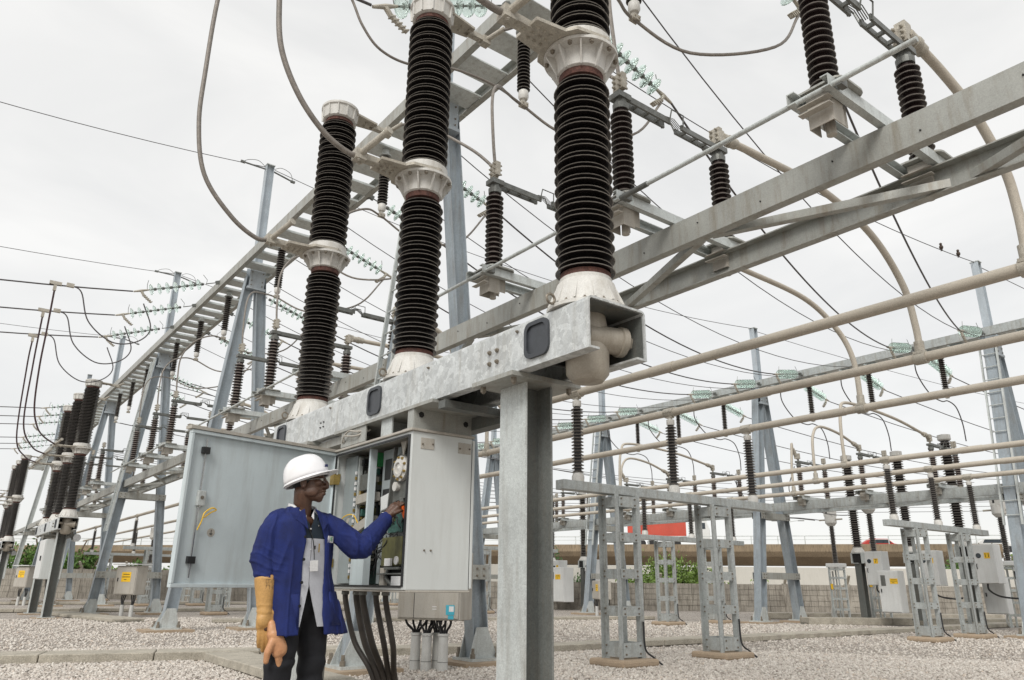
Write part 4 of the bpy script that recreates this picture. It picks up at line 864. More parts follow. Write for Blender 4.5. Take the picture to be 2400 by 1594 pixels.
# ================================================================ FAR GANTRY
FV = [6.25, 12.5, 19.1, 25.8, 33, 40.5, 48]
nm = ['tall grey gantry column with ladder at the right edge', 'gantry column with raking legs behind the near bus support', 'gantry column beside the white cabinets right of the steel column', 'gantry column just right of the open cabinet', 'distant gantry column of the far row', 'second distant gantry column of the far row', 'last distant gantry column of the far row']
for k, v in enumerate(FV): aframe(nm[k], 'gantry column', (18.7, v, 0), -.9, .9, 6.3, 8.35, .26, k in (0, 2), 'columns of the far gantry', 'galv_leg', (1.2, 2.78))
lim = [-1]+FV
nb = ['far overhead beam leaving at the right edge', 'far overhead beam above the numbered cabinets', 'far overhead beam above the red container', 'far overhead beam beside the steel column', 'far overhead beam left of the steel column', 'distant far overhead beam', 'last distant far overhead beam']
nl = ['far channel beam at the right edge', 'far channel beam behind the right bus support', 'far channel beam above the red container', 'far channel beam beside the steel column', 'far channel beam left of the steel column', 'distant far channel beam', 'last distant far channel beam']
for k in range(7):
    upper_beam(nb[k], 18.3, 19.1, lim[k]+.005, lim[k+1]-.005, 6.42, 6.62, 'overhead beams of the far gantry', 'galv_frame', 9); lower_beam(nl[k], 18.15, 19.25, lim[k]+.01, lim[k+1]-.01, 2.86, 3.08, 'channel beams of the far gantry', 'galv_frame')
fdv = [2.0, 4.2, 7.7, 9.4, 11.1, 13.9, 15.6, 17.4, 20.6, 22.4, 27.4, 29.5, 31.5, 34.8, 37, 39]
fd = make_disconnector('disconnector on the far beam at the right edge', (18.7, fdv[0], 3.08), -.62, .62, 0, .72, .05, .084, group='disconnectors of the far gantry')
fl = ['', 'disconnector on the far beam near the right edge', 'far disconnector left of the right gantry column', 'far disconnector right of the lattice support insulators', 'far disconnector left of the numbered breakers', 'far disconnector right of the red container', 'far disconnector above the red container', 'far disconnector left of the red container', 'far disconnector above the white cabinets', 'far disconnector next to the steel column']+['%s distant disconnector of the far gantry, counting away' % ORD[q_] for q_ in range(6)]
for k, v in enumerate(fdv[1:], 1): dup(fd, (18.7, v, 3.08), fl[k])
pal = ['right', 'middle', 'left']
for k, v in enumerate(fdv[2:8]):
    u_ = BU[3+(k % 3)]
    dropper('%s arched tube of the three %s' % (('right hand', 'middle', 'left hand')[k % 3], 'left of the numbered breakers' if k < 3 else 'above the red container'), [(17.96, v, 4.29), (17.96-(17.96-u_)*.4, v, 4.5 if u_ < 17 else 4.42), (u_+.4 if u_ < 17 else u_+.12, v, 4.55), (u_+.08, v, 4.3), (u_, v, 3.8), (u_, v, BZ)], 'arched tubes at the far gantry', .032)
fh = [(7.4, 'hanging insulator beside the right gantry column'), (9.2, 'hanging insulator above the right bus support'), (10.9, 'hanging insulator under the far beam right of the post'), (13.8, 'hanging insulator left of the far post'), (15.6, 'hanging insulator between the far bus insulators'), (17.4, 'hanging insulator near the steel column')]
for v, l_ in fh:
    h_ = dup(hg, (18.7, v, 6.42), l_, 'insulators hung below the far beam')
    zc = 6.42-.1-.86-.29
    cable('jumper_wire', 'dark jumper wire under the %s' % l_.replace('hanging ', ''), 'wire', [(17.14, v*.99, 6.0), (17.3, v, 5.6), (17.8, v, 5.2), (18.35, v, zc-.06), (18.7, v, zc), (19.1, v, zc-.1), (19.3, v, 4.7), (19.32, v, 4.28)], .014, 'conductor_dark', 'jumper wires of the far gantry', 7)
    glass_string('outer glass string beside the %s' % l_.replace('hanging ', ''), (19.12, v+.5, 6.5), (20.5, v+.5, 6.2), 7, 'outer glass strings of the far gantry', ext=.25)
    cable('overhead_conductor', 'conductor running on beyond the %s' % l_.replace('hanging ', ''), 'conductor', sag((20.6, v+.5, 6.18), (46, v+.2, 6.6), .5, 14), .014, 'conductor_dark', 'conductors beyond the far gantry', 6, straight=True)
for v in (6.25, 12.5): earth('thin earth wire beyond the %s far post' % ('right' if v < 9 else 'left'), sag((18.8, v, 8.3), (60, v-3, 10.5), .8, 16))
# ================================================================ NUMBERED BREAKERS AND INSTRUMENT TRANSFORMERS
_txt = {}
def text_mesh(s, size, mat):
    c = bpy.data.curves.new('t', 'FONT'); c.body = s; c.size = size; c.align_x = 'CENTER'; c.align_y = 'CENTER'; c.extrude = .0008
    o = bpy.data.objects.new('t', c); COL.objects.link(o); dg = bpy.context.evaluated_depsgraph_get()
    me = bpy.data.meshes.new_from_object(o.evaluated_get(dg)); bpy.data.objects.remove(o); me.materials.clear(); me.materials.append(MAT[mat]); return me
FACE_U = Matrix(((0, 0, -1, 0), (-1, 0, 0, 0), (0, 1, 0, 0), (0, 0, 0, 1)))   # text x -> -V, text y -> z, facing -U
def face_text(s, size, mat, parent, p, face='U'):
    o = link('lettering', text_mesh(s, size, mat), None, parent); M = FACE_U.copy() if face == 'U' else Matrix(((1, 0, 0, 0), (0, 0, -1, 0), (0, 1, 0, 0), (0, 0, 0, 1)))
    M.translation = Vector(p); o.matrix_local = M; return o
def numbered_breaker(num, label, loc, sc=1.0, cab=True):
    t = thing('pole_breaker', label, 'circuit breaker', loc, 0, 'single pole breakers with white cabinets'); t.scale = (sc, sc, sc)
    q = MB(); q.ibeam((0, 0, .15), (0, 0, 1.55), .18, .2, .012, (1, 0, 0)); q.box((0, 0, .16), (.3, .3, .03)); obj('column', q, 'galv_dark', t)
    q = MB(); q.box((0, .12, 1.68), (.34, .04, .26)); q.box((0, -.25, 1.815), (.34, .75, .02)); q.box((.165, -.1, 1.68), (.012, .45, .26)); q.box((-.165, -.25, 1.68), (.012, .2, .26)); q.box((0, .03, 1.555), (.34, .18, .014)); obj('frame', q, 'galv', t)
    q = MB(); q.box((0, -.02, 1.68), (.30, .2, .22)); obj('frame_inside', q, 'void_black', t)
    q = MB(); q.lathe([(.18, 0), (.18, .02), (.12, .12), (.12, .14)], 20, (0, 0, 1.83)); po = obj('pole', q, 'cast_white', t, True)
    link('lower_insulator', ins_mesh(1.10, .085, .135, 18, None, 'porcelain', 24), None, po, (0, 0, 1.97))
    q = MB(); q.lathe([(.10, 0), (.15, .09), (.15, .11), (.13, .12), (.13, .17)], 20, (0, 0, 3.07)); rib_ring(q, .1, 3.07, .1, 3.16, .11, .15, 8); q.prism([(-.3, -.05), (-.1, -.08), (-.1, .08), (-.3, .05)], 3.17, 3.19); obj('middle_flange', q, 'cast_white', po, True)
    link('upper_insulator', ins_mesh(1.10, .095, .15, 16, None, 'porcelain', 24), None, po, (0, 0, 3.24))
    q = MB(); q.lathe([(.12, 0), (.15, .03), (.15, .14), (.08, .16)], 20, (0, 0, 4.34)); obj('top_cap', q, 'cast_white', po, True)
    # cabinet
    c = MB(); c.box((0, -.50, 1.42), (.40, .44, .86)); ca = obj('cabinet', c, 'cabinet_white', t, bevel=.012)
    d = MB(); d.box((-.206, -.50, 1.42), (.016, .43, .84)); do = obj('cabinet_door', d, 'cabinet_white', t, bevel=.006)
    q = MB(); q.lathe([(.055, 0), (.055, .008), (.045, .009)], 20, (-.214, -.39, 1.60), (-1, 0, 0)); obj('inspection_window', q, 'car_glass', do)
    q = MB(); q.tube(curve([(-.215, -.33, 1.42), (-.24, -.33, 1.40), (-.24, -.33, 1.33), (-.215, -.33, 1.31)]), .009, 6); obj('handle', q, 'black_rubber', do)
    q = MB(); q.box((-.2155, -.57, 1.60), (.003, .12, .13)); sg = obj('number_plate', q, 'sign_yellow', do)
    face_text(num, .13, 'ink', sg, (-.2175, -.57, 1.60))
    for yy in (-.36, -.64):
        q = MB(); q.tube([(.0+.02*math.cos(a), yy, 1.87+.02*math.sin(a)) for a in [2*math.pi*k/10 for k in range(11)]], .006, 5); obj('lifting_eye', q, 'bolt', ca)
    q = MB(); q.tube(curve([(0, -.4, 1.0), (-.02, -.42, .85), (-.02, -.62, .72), (0, -.95, .68), (0, -1.1, .7)]), .02, 7); obj('cable', q, 'black_rubber', t)
    return t
numbered_breaker('7', 'breaker with white cabinet numbered 7 left of the lattice support', (20.35, 11.0, 0))
numbered_breaker('3', 'breaker with white cabinet numbered 3 between the lattice towers', (20.7, 9.75, 0))
numbered_breaker('11', 'breaker with white cabinet numbered 11 beside the right gantry column', (20.7, 8.45, 0), 1.06)
numbered_breaker('7', 'white cabinet breaker just right of the steel column', (20.6, 24.2, 0), 1.0)
numbered_breaker('3', 'white cabinet breaker behind the raking gantry leg', (20.6, 22.3, 0), 1.0)
def box_cabinet(name, label, loc, d, z0, mat, sign=None, rz=0, roof=False, vent=False, group=None):
    t = thing(name, label, 'cabinet', loc, rz, group); w_, dp, h = d
    obj('housing', MB().box((0, 0, z0+h/2), (dp, w_, h)), mat, t, bevel=.01)
    dr = obj('door', MB().box((-dp/2-.008, 0, z0+h/2), (.016, w_-.03, h-.04)), mat, t, bevel=.005)
    obj('handle', MB().box((-dp/2-.026, w_*.36, z0+h*.52), (.02, .02, .09)), 'black_rubber', dr)
    if roof: obj('rain_roof', MB().box((-.02, 0, z0+h+.035), (dp+.14, w_+.14, .025)), 'cabinet_white', t)
    if vent: obj('vent', MB().box((-dp/2-.018, w_*.22, z0+h*.76), (.006, .12, .26)), 'gear_grey', dr)
    if sign:
        sy, sz, sw, sh = sign; s_ = obj('warning_plate', MB().box((-dp/2-.0185, sy, z0+sz), (.004, sw, sh)), 'sign_yellow', dr)
        for k in range(3): obj('lettering_line', MB().box((-dp/2-.021, sy+(.02 if k == 2 else 0), z0+sz+sh*(.27-.27*k)), (.001, sw*(.7 if k != 1 else .85)*(1 if k < 2 else .4), sh*.07)), 'ink', s_)
    return t
box_cabinet('control_kiosk', 'tall grey kiosk with vent and yellow plate between cabinets 7 and 3', (20.0, 10.02, 0), (.52, .36, 1.02), .33, 'cabinet_white', (-.16, .76, .2, .13), vent=True)
box_cabinet('control_kiosk', 'plain pale kiosk below cabinet 11', (21.2, 8.05, 0), (.5, .3, .85), .35, 'cabinet_white')
box_cabinet('control_kiosk', 'grey kiosk with yellow plate in front of the raking leg', (19.7, 22.6, 0), (.85, .5, 1.25), .3, 'cabinet_white', (-.1, .9, .3, .18), vent=True)
def it_stand(label, loc, sc=1):
    t = thing('instrument_transformer', label, 'instrument transformer', loc, 0, 'instrument transformers'); t.scale = (sc,)*3
    for sx in (-1, 1):
        for sy in (-1, 1): obj('post', MB().angle((sx*.16, sy*.16, 0), (sx*.16, sy*.16, 1.5), .05, .007, (0, 1, 0), -sx, -sy), 'galv', t)
    for z in (.3, .6, .9, 1.2, 1.45):
        q = MB()
        for s in (-1, 1): q.box((s*.16, 0, z), (.008, .33, .06)); q.box((0, s*.17, z), (.31, .008, .06))
        obj('batten_plate', q, 'galv', t)
    obj('tank', MB().box((0, 0, 1.56), (.44, .44, .12)), 'cabinet_white', t, bevel=.02)
    link('post_insulator', ins_mesh(1.1, .055, .09, 24, None, 'porcelain', 20), None, t, (0, 0, 1.62))
    q = MB(); q.lathe([(.09, 0), (.17, .1), (.17, .3)], 24, (0, 0, 2.72)); q.box((0, 0, 3.14), (.28, .28, .24)); hd = obj('head', q, 'cast_white', t, False, bevel=.01)
    obj('oil_gauge', MB().box((-.142, .04, 3.16), (.006, .05, .14)), 'ink', hd)
    q = MB(); q.cyl((0, .15, 2.92), (0, .38, 2.92), .025, 10); q.cyl((0, -.15, 2.92), (0, -.38, 2.92), .025, 10); obj('terminal', q, 'aluminium', hd)
    for s in (-1, 1):
        obj('conduit', MB().tube(curve([(s*.1, .2, 0), (s*.1, .25, .15), (s*.1, .2, .5), (s*.1, .2, 1.4)]), .028, 8), 'pvc', t)
    obj('tag_plate', MB().box((-.19, .1, .95), (.01, .07, .16)), 'sign_yellow', t)
    return t
it_stand('white headed instrument transformer left of cabinet 7', (22.2, 12.75, 0)); it_stand('taller white headed instrument transformer right behind the bus insulator', (21.6, 11.2, 0), 1.09); it_stand('instrument transformer behind cabinet 11', (22.4, 8.1, 0), 1.0)
sa = it_stand('white headed transformer behind the raking leg at left, nearest of its row', (8.6, 17.0, 0), .95)
for k, (x, y) in enumerate(((10.3, 17.6), (12.0, 18.2), (8.4, 27.0), (10.2, 27.6), (12.0, 28.2), (7.9, 36), (9.8, 36.6), (11.6, 37.2))): dup(sa, (x, y, 0), '%s of the far small transformers seen between the left legs' % ORD[k], 'instrument transformers')
for k, (y, l_) in enumerate(((12.75, 'left'), (12.9, 'second'), (11.2, 'right'))):
    cable('jumper_wire', '%s of the thin wires drooping to the instrument transformers' % l_, 'wire', [(19.32, y+1.4-.3*k, 4.2), (19.6, y+1.2, 3.5), (20.3, y+.8, 3.0), (21.4, y+.5, 2.95), (22.2 if k != 2 else 21.6, y+.38, 2.93 if k != 2 else 3.2)], .012, 'conductor_dark', 'wires to the instrument transformers', 6)
# left marshalling boxes
mb1 = box_cabinet('marshalling_box', 'beige marshalling box with yellow plate between the left gantry legs', (4.50, 22.25, 0), (.72, .34, .72), .55, 'box_beige', (-.02, .44, .32, .24), rz=R(30), roof=True)
box_cabinet('marshalling_box', 'smaller beige marshalling box with yellow plate at the far left', (3.2, 33.3, 0), (.68, .34, .72), .62, 'box_beige', (.0, .46, .32, .24), rz=R(30), roof=True)
box_cabinet('marshalling_box', 'beige marshalling box with yellow plate behind the near lattice tower', (17.0, 17.6, 0), (.62, .4, .55), .5, 'box_beige', (-.16, .34, .2, .2), rz=R(-25))
for c_, l_ in (((4.50, 22.25), 'first'), ((3.2, 33.3), 'second')):
    pass
for px_, py_, l_ in ((4.50, 22.25, 'conduit stub with black cables under the left marshalling box'), (3.2, 33.3, 'conduit stub under the far left marshalling box'), (17.0, 17.6, 'conduit stub under the box behind the lattice tower')):
    t = thing('conduit', l_, 'conduit', (px_, py_, 0), R(30), 'conduits under the marshalling boxes')
    for dy in (-.17, .17):
        obj('pipe', MB().cyl((0, dy, 0), (0, dy, .30), .05, 12), 'pvc', t, True)
        for k in range(3): obj('cable', MB().tube(curve([(0, dy+.02*(k-1), .28), (0, dy*1.1+.05*(k-1), .42), (0, dy*.9+.07*(k-1), .58)]), .015, 6), 'black_rubber', t)
# two birds on the earth wire
for k, tt in enumerate((.905, .955)):
    p = sag((4.85, 7.9, 10.15), (18.6, 6.25, 8.35), .55, 200)[int(tt*200)]
    b_ = thing('bird', '%s small bird perched on the thin earth wire' % ('left' if k == 0 else 'right'), 'bird', p.to_tuple(), R(200), 'birds on the wire')
    q = MB(); q.ball((0, 0, .075), (.085, .045, .05), 12, 8); q.ball((.075, 0, .125), .032, 10, 7); q.tube([(.10, 0, .125), (.125, 0, .12)], [.012, .002], 6); q.prism([(-.07, -.015), (-.19, -.025), (-.19, .025), (-.07, .015)], .055, .068); q.cyl((.01, .012, 0), (.01, .012, .04), .004, 5); q.cyl((.01, -.012, 0), (.01, -.012, .04), .004, 5)
    obj('body', q, 'bird_feather', b_, True)
# ================================================================ OPEN MECHANISM CABINET OF THE NEAR BREAKER
U0, V0, ZC0, CU, CV, CH = 2.467, 4.303, .871, .464, 1.211, 1.012
cb = thing('mechanism_cabinet', 'grey mechanism cabinet with its door wide open beside the worker', 'cabinet', (U0, V0, ZC0))
T = .014
def cpart(n, c, d, mat, parent=None, bevel=.004): return obj(n, MB().box(c, d), mat, parent or cb, bevel=bevel)
near = cpart('side_panel', (CU/2, T/2, CH/2), (CU, T, CH), 'cabinet')
cpart('side_panel', (CU/2, CV-T/2, CH/2), (CU, T, CH), 'cabinet')
cpart('back_panel', (CU-T/2, CV/2, CH/2), (T, CV-2*T-.002, CH-.004), 'cabinet_in')
tp = cpart('top_panel', (CU/2-.01, CV/2, CH+.010), (CU+.05, CV+.03, .018), 'box_beige'); cpart('bottom_panel', (CU/2, CV/2, -.008), (CU+.02, CV+.01, .014), 'box_beige')
rv = cpart('rear_cover', (CU+.012, .02, CH/2), (.022, .05, CH-.02), 'cabinet'); cpart('cover_gap', (CU+.0005, .004, CH/2-.01), (.002, .012, CH-.04), 'ink', rv, 0)
# folded frame around the opening with black gasket
q = MB(); q.box((-.006, .022, CH/2), (.020, .044, CH)); q.box((-.006, CV-.018, CH/2), (.020, .036, CH)); q.box((-.006, CV/2, CH-.014), (.020, CV-.082, .028)); q.box((-.006, CV/2, .012), (.020, CV-.082, .024)); obj('door_frame', q, 'cabinet', cb, bevel=.003)
q = MB(); q.box((-.019, .036, CH/2), (.008, .022, CH-.04)); q.box((-.019, CV-.03, CH/2), (.008, .022, CH-.04)); q.box((-.019, CV/2, CH-.024), (.008, CV-.10, .014)); q.box((-.019, CV/2, .02), (.008, CV-.10, .014)); obj('gasket', q, 'black_rubber', cb)
for y, z in ((.055, .0), (.0, .0)): pass
# small plates and screws on the bright side panel
for x in (.10, .40):
    p = cpart('name_plate', (x, -.002, CH-.075), (.105, .003, .075), 'box_beige', near, .001)
    q = MB(); bolts(q, [(x+dx, -.004, CH-.075+dz) for dx, dz in ((-.04, -.005), (.04, .0))], .007, .003, (0, -1, 0)); obj('screw', q, 'bolt', p)
q = MB(); bolts(q, [(.11, 0, .245), (.16, 0, .245)], .007, .004, (0, -1, 0)); obj('screw', q, 'bolt', near)
# hanger brackets up to the frame beam
br = thing('cabinet_bracket', 'perforated grey bracket joining the cabinet to the breaker frame', 'bracket', (U0, V0, ZC0+CH), 0)
q = MB(); q.box((CU/2+.0, .02, .10), (CU, .012, .155)); q.box((.0, .06, .10), (.012, .08, .155)); q.box((CU/2, .1, .03), (CU, .15, .012)); obj('plate', q, 'galv_beam', br)
q = MB(); bolts(q, [(.05, .013, .12), (CU-.05, .013, .10)], .022, .002, (0, -1, 0)); obj('hole', q, 'ink', br)
br = thing('cabinet_bracket', 'second grey bracket above the open cabinet', 'bracket', (U0, V0+.42, ZC0+CH), 0)
q = MB(); q.box((.02, .02, .10), (.012, .16, .155)); q.box((.2, .09, .10), (.36, .012, .155)); q.box((.1, .03, .17), (.22, .2, .012)); obj('plate', q, 'galv', br)
br = thing('terminal_tray', 'open tray with pale looped wires above the cabinet', 'tray', (U0, V0+.78, ZC0+CH+.02), 0)
q = MB(); q.box((.0, .16, .08), (.01, .42, .13)); q.box((.15, .37, .08), (.3, .01, .13)); q.box((.15, .16, .012), (.3, .42, .01)); obj('tray', q, 'galv_beam', br)
for k in range(2): obj('wire', MB().tube(curve([(-.012, .33-.03*k, .05), (-.03, .27, .09), (-.03, .18, .12-.04*k), (-.02, .06, .10-.03*k), (.05, -.02, .11)]), .007, 6), 'brass' if False else 'box_beige', br)
# door
ang = 1.803; dd = Vector((-math.sin(ang), math.cos(ang), 0)); dz_ = math.atan2(dd.y, dd.x)
dr = bpy.data.objects.new('door', None); COL.objects.link(dr); dr.parent = cb; dr.location = (-.012, CV+.012, 0); dr.rotation_euler = (0, 0, dz_)
# in door space: x runs away from the hinge, +y is the inner face looking at the camera
DW = CV; 
bpy.data.objects.remove(dr)
dp = MB(); dp.box((DW/2, 0, CH/2), (DW, .018, CH)); door = obj('door', dp, 'cabinet_in', cb, loc=(-.012, CV+.014, 0), rz=dz_, bevel=.004)
q = MB(); q.box((DW/2, .020, CH-.012), (DW, .034, .024)); q.box((DW/2, .020, .012), (DW, .034, .024)); q.box((DW-.010, .020, CH/2), (.020, .034, CH-.05)); q.box((.010, .020, CH/2), (.020, .034, CH-.05)); obj('door_rim', q, 'cabinet_in', door, bevel=.003)
q = MB(); q.box((DW/2, .006, CH+.014), (DW+.03, .075, .022)); obj('rain_lip', q, 'box_beige', door)
q = MB(); q.tube([(DW-.115, .03, CH-.05), (DW-.115, .03, CH-.42), (DW-.13, .03, CH-.44), (DW-.13, .03, .52), (DW-.115, .03, .50), (DW-.115, .03, .06)], .006, 6); obj('lock_rod', q, 'steel', door)
for z in (CH-.13, .17): q = MB(); q.box((DW-.115, .028, z), (.05, .03, .045)); obj('rod_guide', q, 'black_rubber', door)
q = MB(); q.box((DW-.13, .022, .565), (.055, .03, .10)); o = obj('latch', q, 'galv', door, bevel=.004); q = MB(); q.cyl((DW-.13, .037, .57), (DW-.13, .041, .57), .012, 10); obj('latch_screw', q, 'bolt', o)
q = MB(); q.tube(curve([(DW-.13, .03, .36), (DW-.145, .045, .42), (DW-.155, .05, .47), (DW-.20, .055, .505), (DW-.235, .05, .495), (DW-.20, .045, .475), (DW-.16, .04, .44)]), .0045, 6); obj('earth_strap', q, 'sign_yellow', door)
q = MB(); q.cyl((DW-.24, .009, .35), (DW-.24, .011, .35), .028, 20); o = obj('earth_sticker', q, 'box_beige', door); q = MB(); q.box((DW-.24, .012, .356), (.004, .001, .026)); q.box((DW-.24, .012, .342), (.024, .001, .004)); q.box((DW-.24, .012, .335), (.014, .001, .003)); obj('earth_symbol', q, 'ink', o)
for z in (.18, .82): obj('hinge', MB().box((.0, .02, z), (.07, .05, .06)), 'brass', door)
# ---- inside
def ipart(n, c, d, mat, bevel=.002, parent=None): return obj(n, MB().box(c, d), mat, parent or cb, bevel=bevel)
ipart('dark_back_sheet', (CU-.03, CV/2, CH/2), (.01, CV-.06, CH-.06), 'void_black')  # added black sheet paints the depth of the cabinet dark
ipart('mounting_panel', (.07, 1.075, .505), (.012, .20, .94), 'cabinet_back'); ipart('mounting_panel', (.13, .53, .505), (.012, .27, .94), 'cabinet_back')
ipart('upright_rail', (.05, .685, .505), (.055, .024, .96), 'cabinet_in'); ipart('upright_rail', (.09, .965, .5), (.03, .02, .92), 'galv'); ipart('upright_rail', (.22, .82, .5), (.02, .3, .92), 'void_black')
bk = ipart('wiring_board', (.20, .84, .46), (.02, .24, .86), 'circuit')
q = MB()
for k in range(26): q.tube(curve([(.18, .74+.2*random.random(), .1+.8*random.random()), (.12+.05*random.random(), .74+.2*random.random(), .1+.8*random.random()), (.17, .74+.2*random.random(), .1+.8*random.random())], 5), .005, 5)
w_ = obj('wiring_loom', q, 'black_rubber', bk); w_['kind'] = 'stuff'
for k in range(12): ipart('terminal_block', (.175, .75+.05*(k % 4), .30+.16*(k//4)+.02*random.random()), (.03, .035, .06), ('box_beige', 'circuit', 'gear_grey', 'brass')[k % 4], .002, bk)
def slant(n, c, d, a, mat): return obj(n, MB().box((0, 0, 0), d, rot=Matrix.Rotation(a, 3, 'X')), mat, cb, loc=c, bevel=.003)
slant('cable_duct', (.10, .83, .64), (.08, .24, .065), R(-4), 'box_beige'); slant('cable_duct', (.10, .84, .445), (.08, .25, .065), R(-16), 'box_beige'); ipart('relay', (.13, .76, .92), (.07, .10, .10), 'relay_green'); ipart('coil_pack', (.12, .84, .76), (.10, .16, .12), 'gear_grey')
for k in range(7): ipart('breaker_switch', (.11, .80, .33-.026*k), (.05, .13, .018), 'box_beige' if k % 2 else 'gear_grey')
ipart('cover_plate', (.055, .82, .16), (.012, .22, .29), 'cabinet_in')
ipart('slot', (.122, .545, .83), (.004, .16, .15), 'ink'); s1 = ipart('slot', (.122, .53, .56), (.004, .22, .26), 'ink'); slant('label_plate', (.112, .53, .60), (.02, .19, .10), R(-10), 'cabinet_white'); ipart('label_plate', (.112, .55, .475), (.02, .13, .10), 'cabinet_white')
ipart('slot', (.122, .55, .09), (.004, .12, .14), 'ink'); ipart('slot', (.122, .47, .3), (.004, .05, .2), 'ink')
# dense small gear: terminals, looms, switch rows
rz_ = random.Random(5)
for k in range(46):
    y = rz_.choice((.74, .78, .82, .86, .90, .94))+rz_.uniform(-.012, .012); z = rz_.uniform(.30, .95)
    ipart('small_component', (rz_.uniform(.10, .17), y, z), (rz_.uniform(.02, .05), rz_.uniform(.015, .04), rz_.uniform(.012, .05)), rz_.choice(('gear_grey', 'circuit', 'void_black', 'box_beige', 'olive', 'brass')), .001)
for k in range(20): ipart('terminal', (.062, .973, .08+.04*k), (.014, .012, .024), 'brass' if k % 3 == 0 else 'paper_white', .001)
for k in range(14): ipart('terminal', (.068, .70+.001*k, .1+.06*k), (.01, .008, .03), 'ink', 0)
q = MB()
for k in range(30):
    y0_, z0_ = rz_.uniform(.25, .62), rz_.uniform(.28, .62); q.tube(curve([(.10, y0_, z0_), (.06, y0_+rz_.uniform(-.1, .1), z0_-.05), (.09, y0_+rz_.uniform(-.15, .15), z0_-rz_.uniform(.05, .2))], 5), .004, 5)
lm_ = obj('wiring_loom', q, 'black_rubber', cb)
# gear housing with the round flange
q = MB(); q.prism([(-.12, -.42), (.12, -.42), (.13, .10), (.10, .22), (.02, .25), (-.06, .20), (-.12, .0)], 0, .10, Matrix.Translation((.185, .30, .68)) @ Matrix(((0, 0, -1, 0), (1, 0, 0, 0), (0, 1, 0, 0), (0, 0, 0, 1))))
gh = obj('gear_housing', q, 'gear_grey', cb, bevel=.012)
q = MB(); q.lathe([(.088, 0), (.088, .025), (.066, .03), (.063, .042), (.04, .046), (.038, .034), (.016, .035), (.0, .045)], 28, (.085, .29, .80), (-1, 0, 0)); fl = obj('gear_flange', q, 'cast_white', cb, True)
q = MB(); bolts(q, [(.06, .29+.076*math.cos(a), .80+.076*math.sin(a)) for a in [2*math.pi*k/9 for k in range(9)]], .010, .010, (-1, 0, 0)); o = obj('flange_bolts', q, 'brass', fl); o['kind'] = 'stuff'
q = MB(); q.lathe([(.032, 0), (.032, .03), (.012, .031)], 18, (.085, .345, .68), (-1, 0, 0)); obj('pulley', q, 'cast_white', cb, True)
q = MB(); q.prism([(-.04, .05), (.04, .05), (.0, -.05)], 0, .01, Matrix.Translation((.07, .255, .935)) @ Matrix(((0, 0, -1, 0), (1, 0, 0, 0), (0, 1, 0, 0), (0, 0, 0, 1)))); obj('pointer_plate', q, 'box_beige', cb)
q = MB(); q.bar((.075, .39, .96), (.075, .44, .50), .012, .03, (1, 0, 0)); q.bar((.075, .19, .60), (.075, .38, .58), .012, .02, (1, 0, 0)); q.cyl((.07, .25, .60), (.07, .25, .50), .02, 10); obj('lever', q, 'gear_grey', cb)
ipart('spring_box', (.2, .30, .10), (.2, .3, .2), 'void_black'); ob = ipart('motor_unit', (.125, .345, .245), (.12, .30, .19), 'olive', .006); ipart('contact_block', (.12, .33, .43), (.1, .2, .12), 'circuit'); ipart('contact_block', (.09, .36, .47), (.05, .06, .05), 'olive')
ipart('motor_unit_door', (.058, .24, .25), (.01, .10, .18), 'olive'); ipart('counter', (.05, .36, .175), (.02, .08, .05), 'paper_white'); q = MB(); q.cyl((.055, .25, .185), (.045, .25, .185), .027, 18); obj('gauge', q, 'paper_white', cb); ipart('contact_strip', (.05, .30, .135), (.02, .2, .016), 'gear_grey'); ipart('heater', (.07, .24, .055), (.05, .12, .06), 'paper_white'); ipart('fuse_box', (.1, .48, .08), (.06, .06, .12), 'box_beige'); ipart('bottom_tray', (.12, .33, .10), (.16, .34, .01), 'gear_grey')
q = MB(); q.tube(curve([(.09, .42, .13), (.07, .41, .08), (.08, .36, .03), (.10, .34, .0)]), .014, 7); obj('hose', q, 'gear_grey', cb)
q = MB(); q.tube(curve([(.062, 1.13, .30), (.05, 1.14, .42), (.04, 1.12, .50), (.05, 1.04, .53), (.06, .96, .52), (.07, .90, .46)]), .004, 6); obj('earth_strap', q, 'sign_yellow', cb)
q = MB(); q.cyl((.064, 1.06, .49), (.060, 1.06, .49), .022, 18); obj('earth_sticker', q, 'box_beige', cb); obj('bracket', MB().box((-.02, 1.18, .80), (.05, .08, .075)), 'brass', cb)
# thick cables leaving through the floor of the cabinet
for k, (y, x, l_) in enumerate(((.98, .05, 'leftmost'), (.86, .08, 'second'), (.72, .06, 'middle'), (.60, .10, 'fourth'), (.50, .12, 'rightmost'))):
    cable('power_cable', '%s thick dark cable dropping from the cabinet floor' % l_, 'cable', [(U0+x, V0+y, ZC0-.01), (U0+x+.01, V0+y, ZC0-.10), (U0+x*.7+.10, V0+y-.03, ZC0-.36), (U0+.27+.028*(k-2), V0+.74-.03*(k-2), .30), (U0+.36+.03*(k-2), V0+.72-.03*(k-2), -.02)], .020+.003*(k in (1, 2)), 'cable_brown', 'cables under the open cabinet', 10)
    g_ = MB(); g_.lathe([(.026, 0), (.029, -.006), (.029, -.022), (.023, -.026)], 12, (U0+x, V0+y, ZC0-.016)); tag(obj('cable_gland', g_, 'gear_grey'), 'gland of the %s cable under the cabinet' % l_, 'gland', 'cable glands under the cabinet')
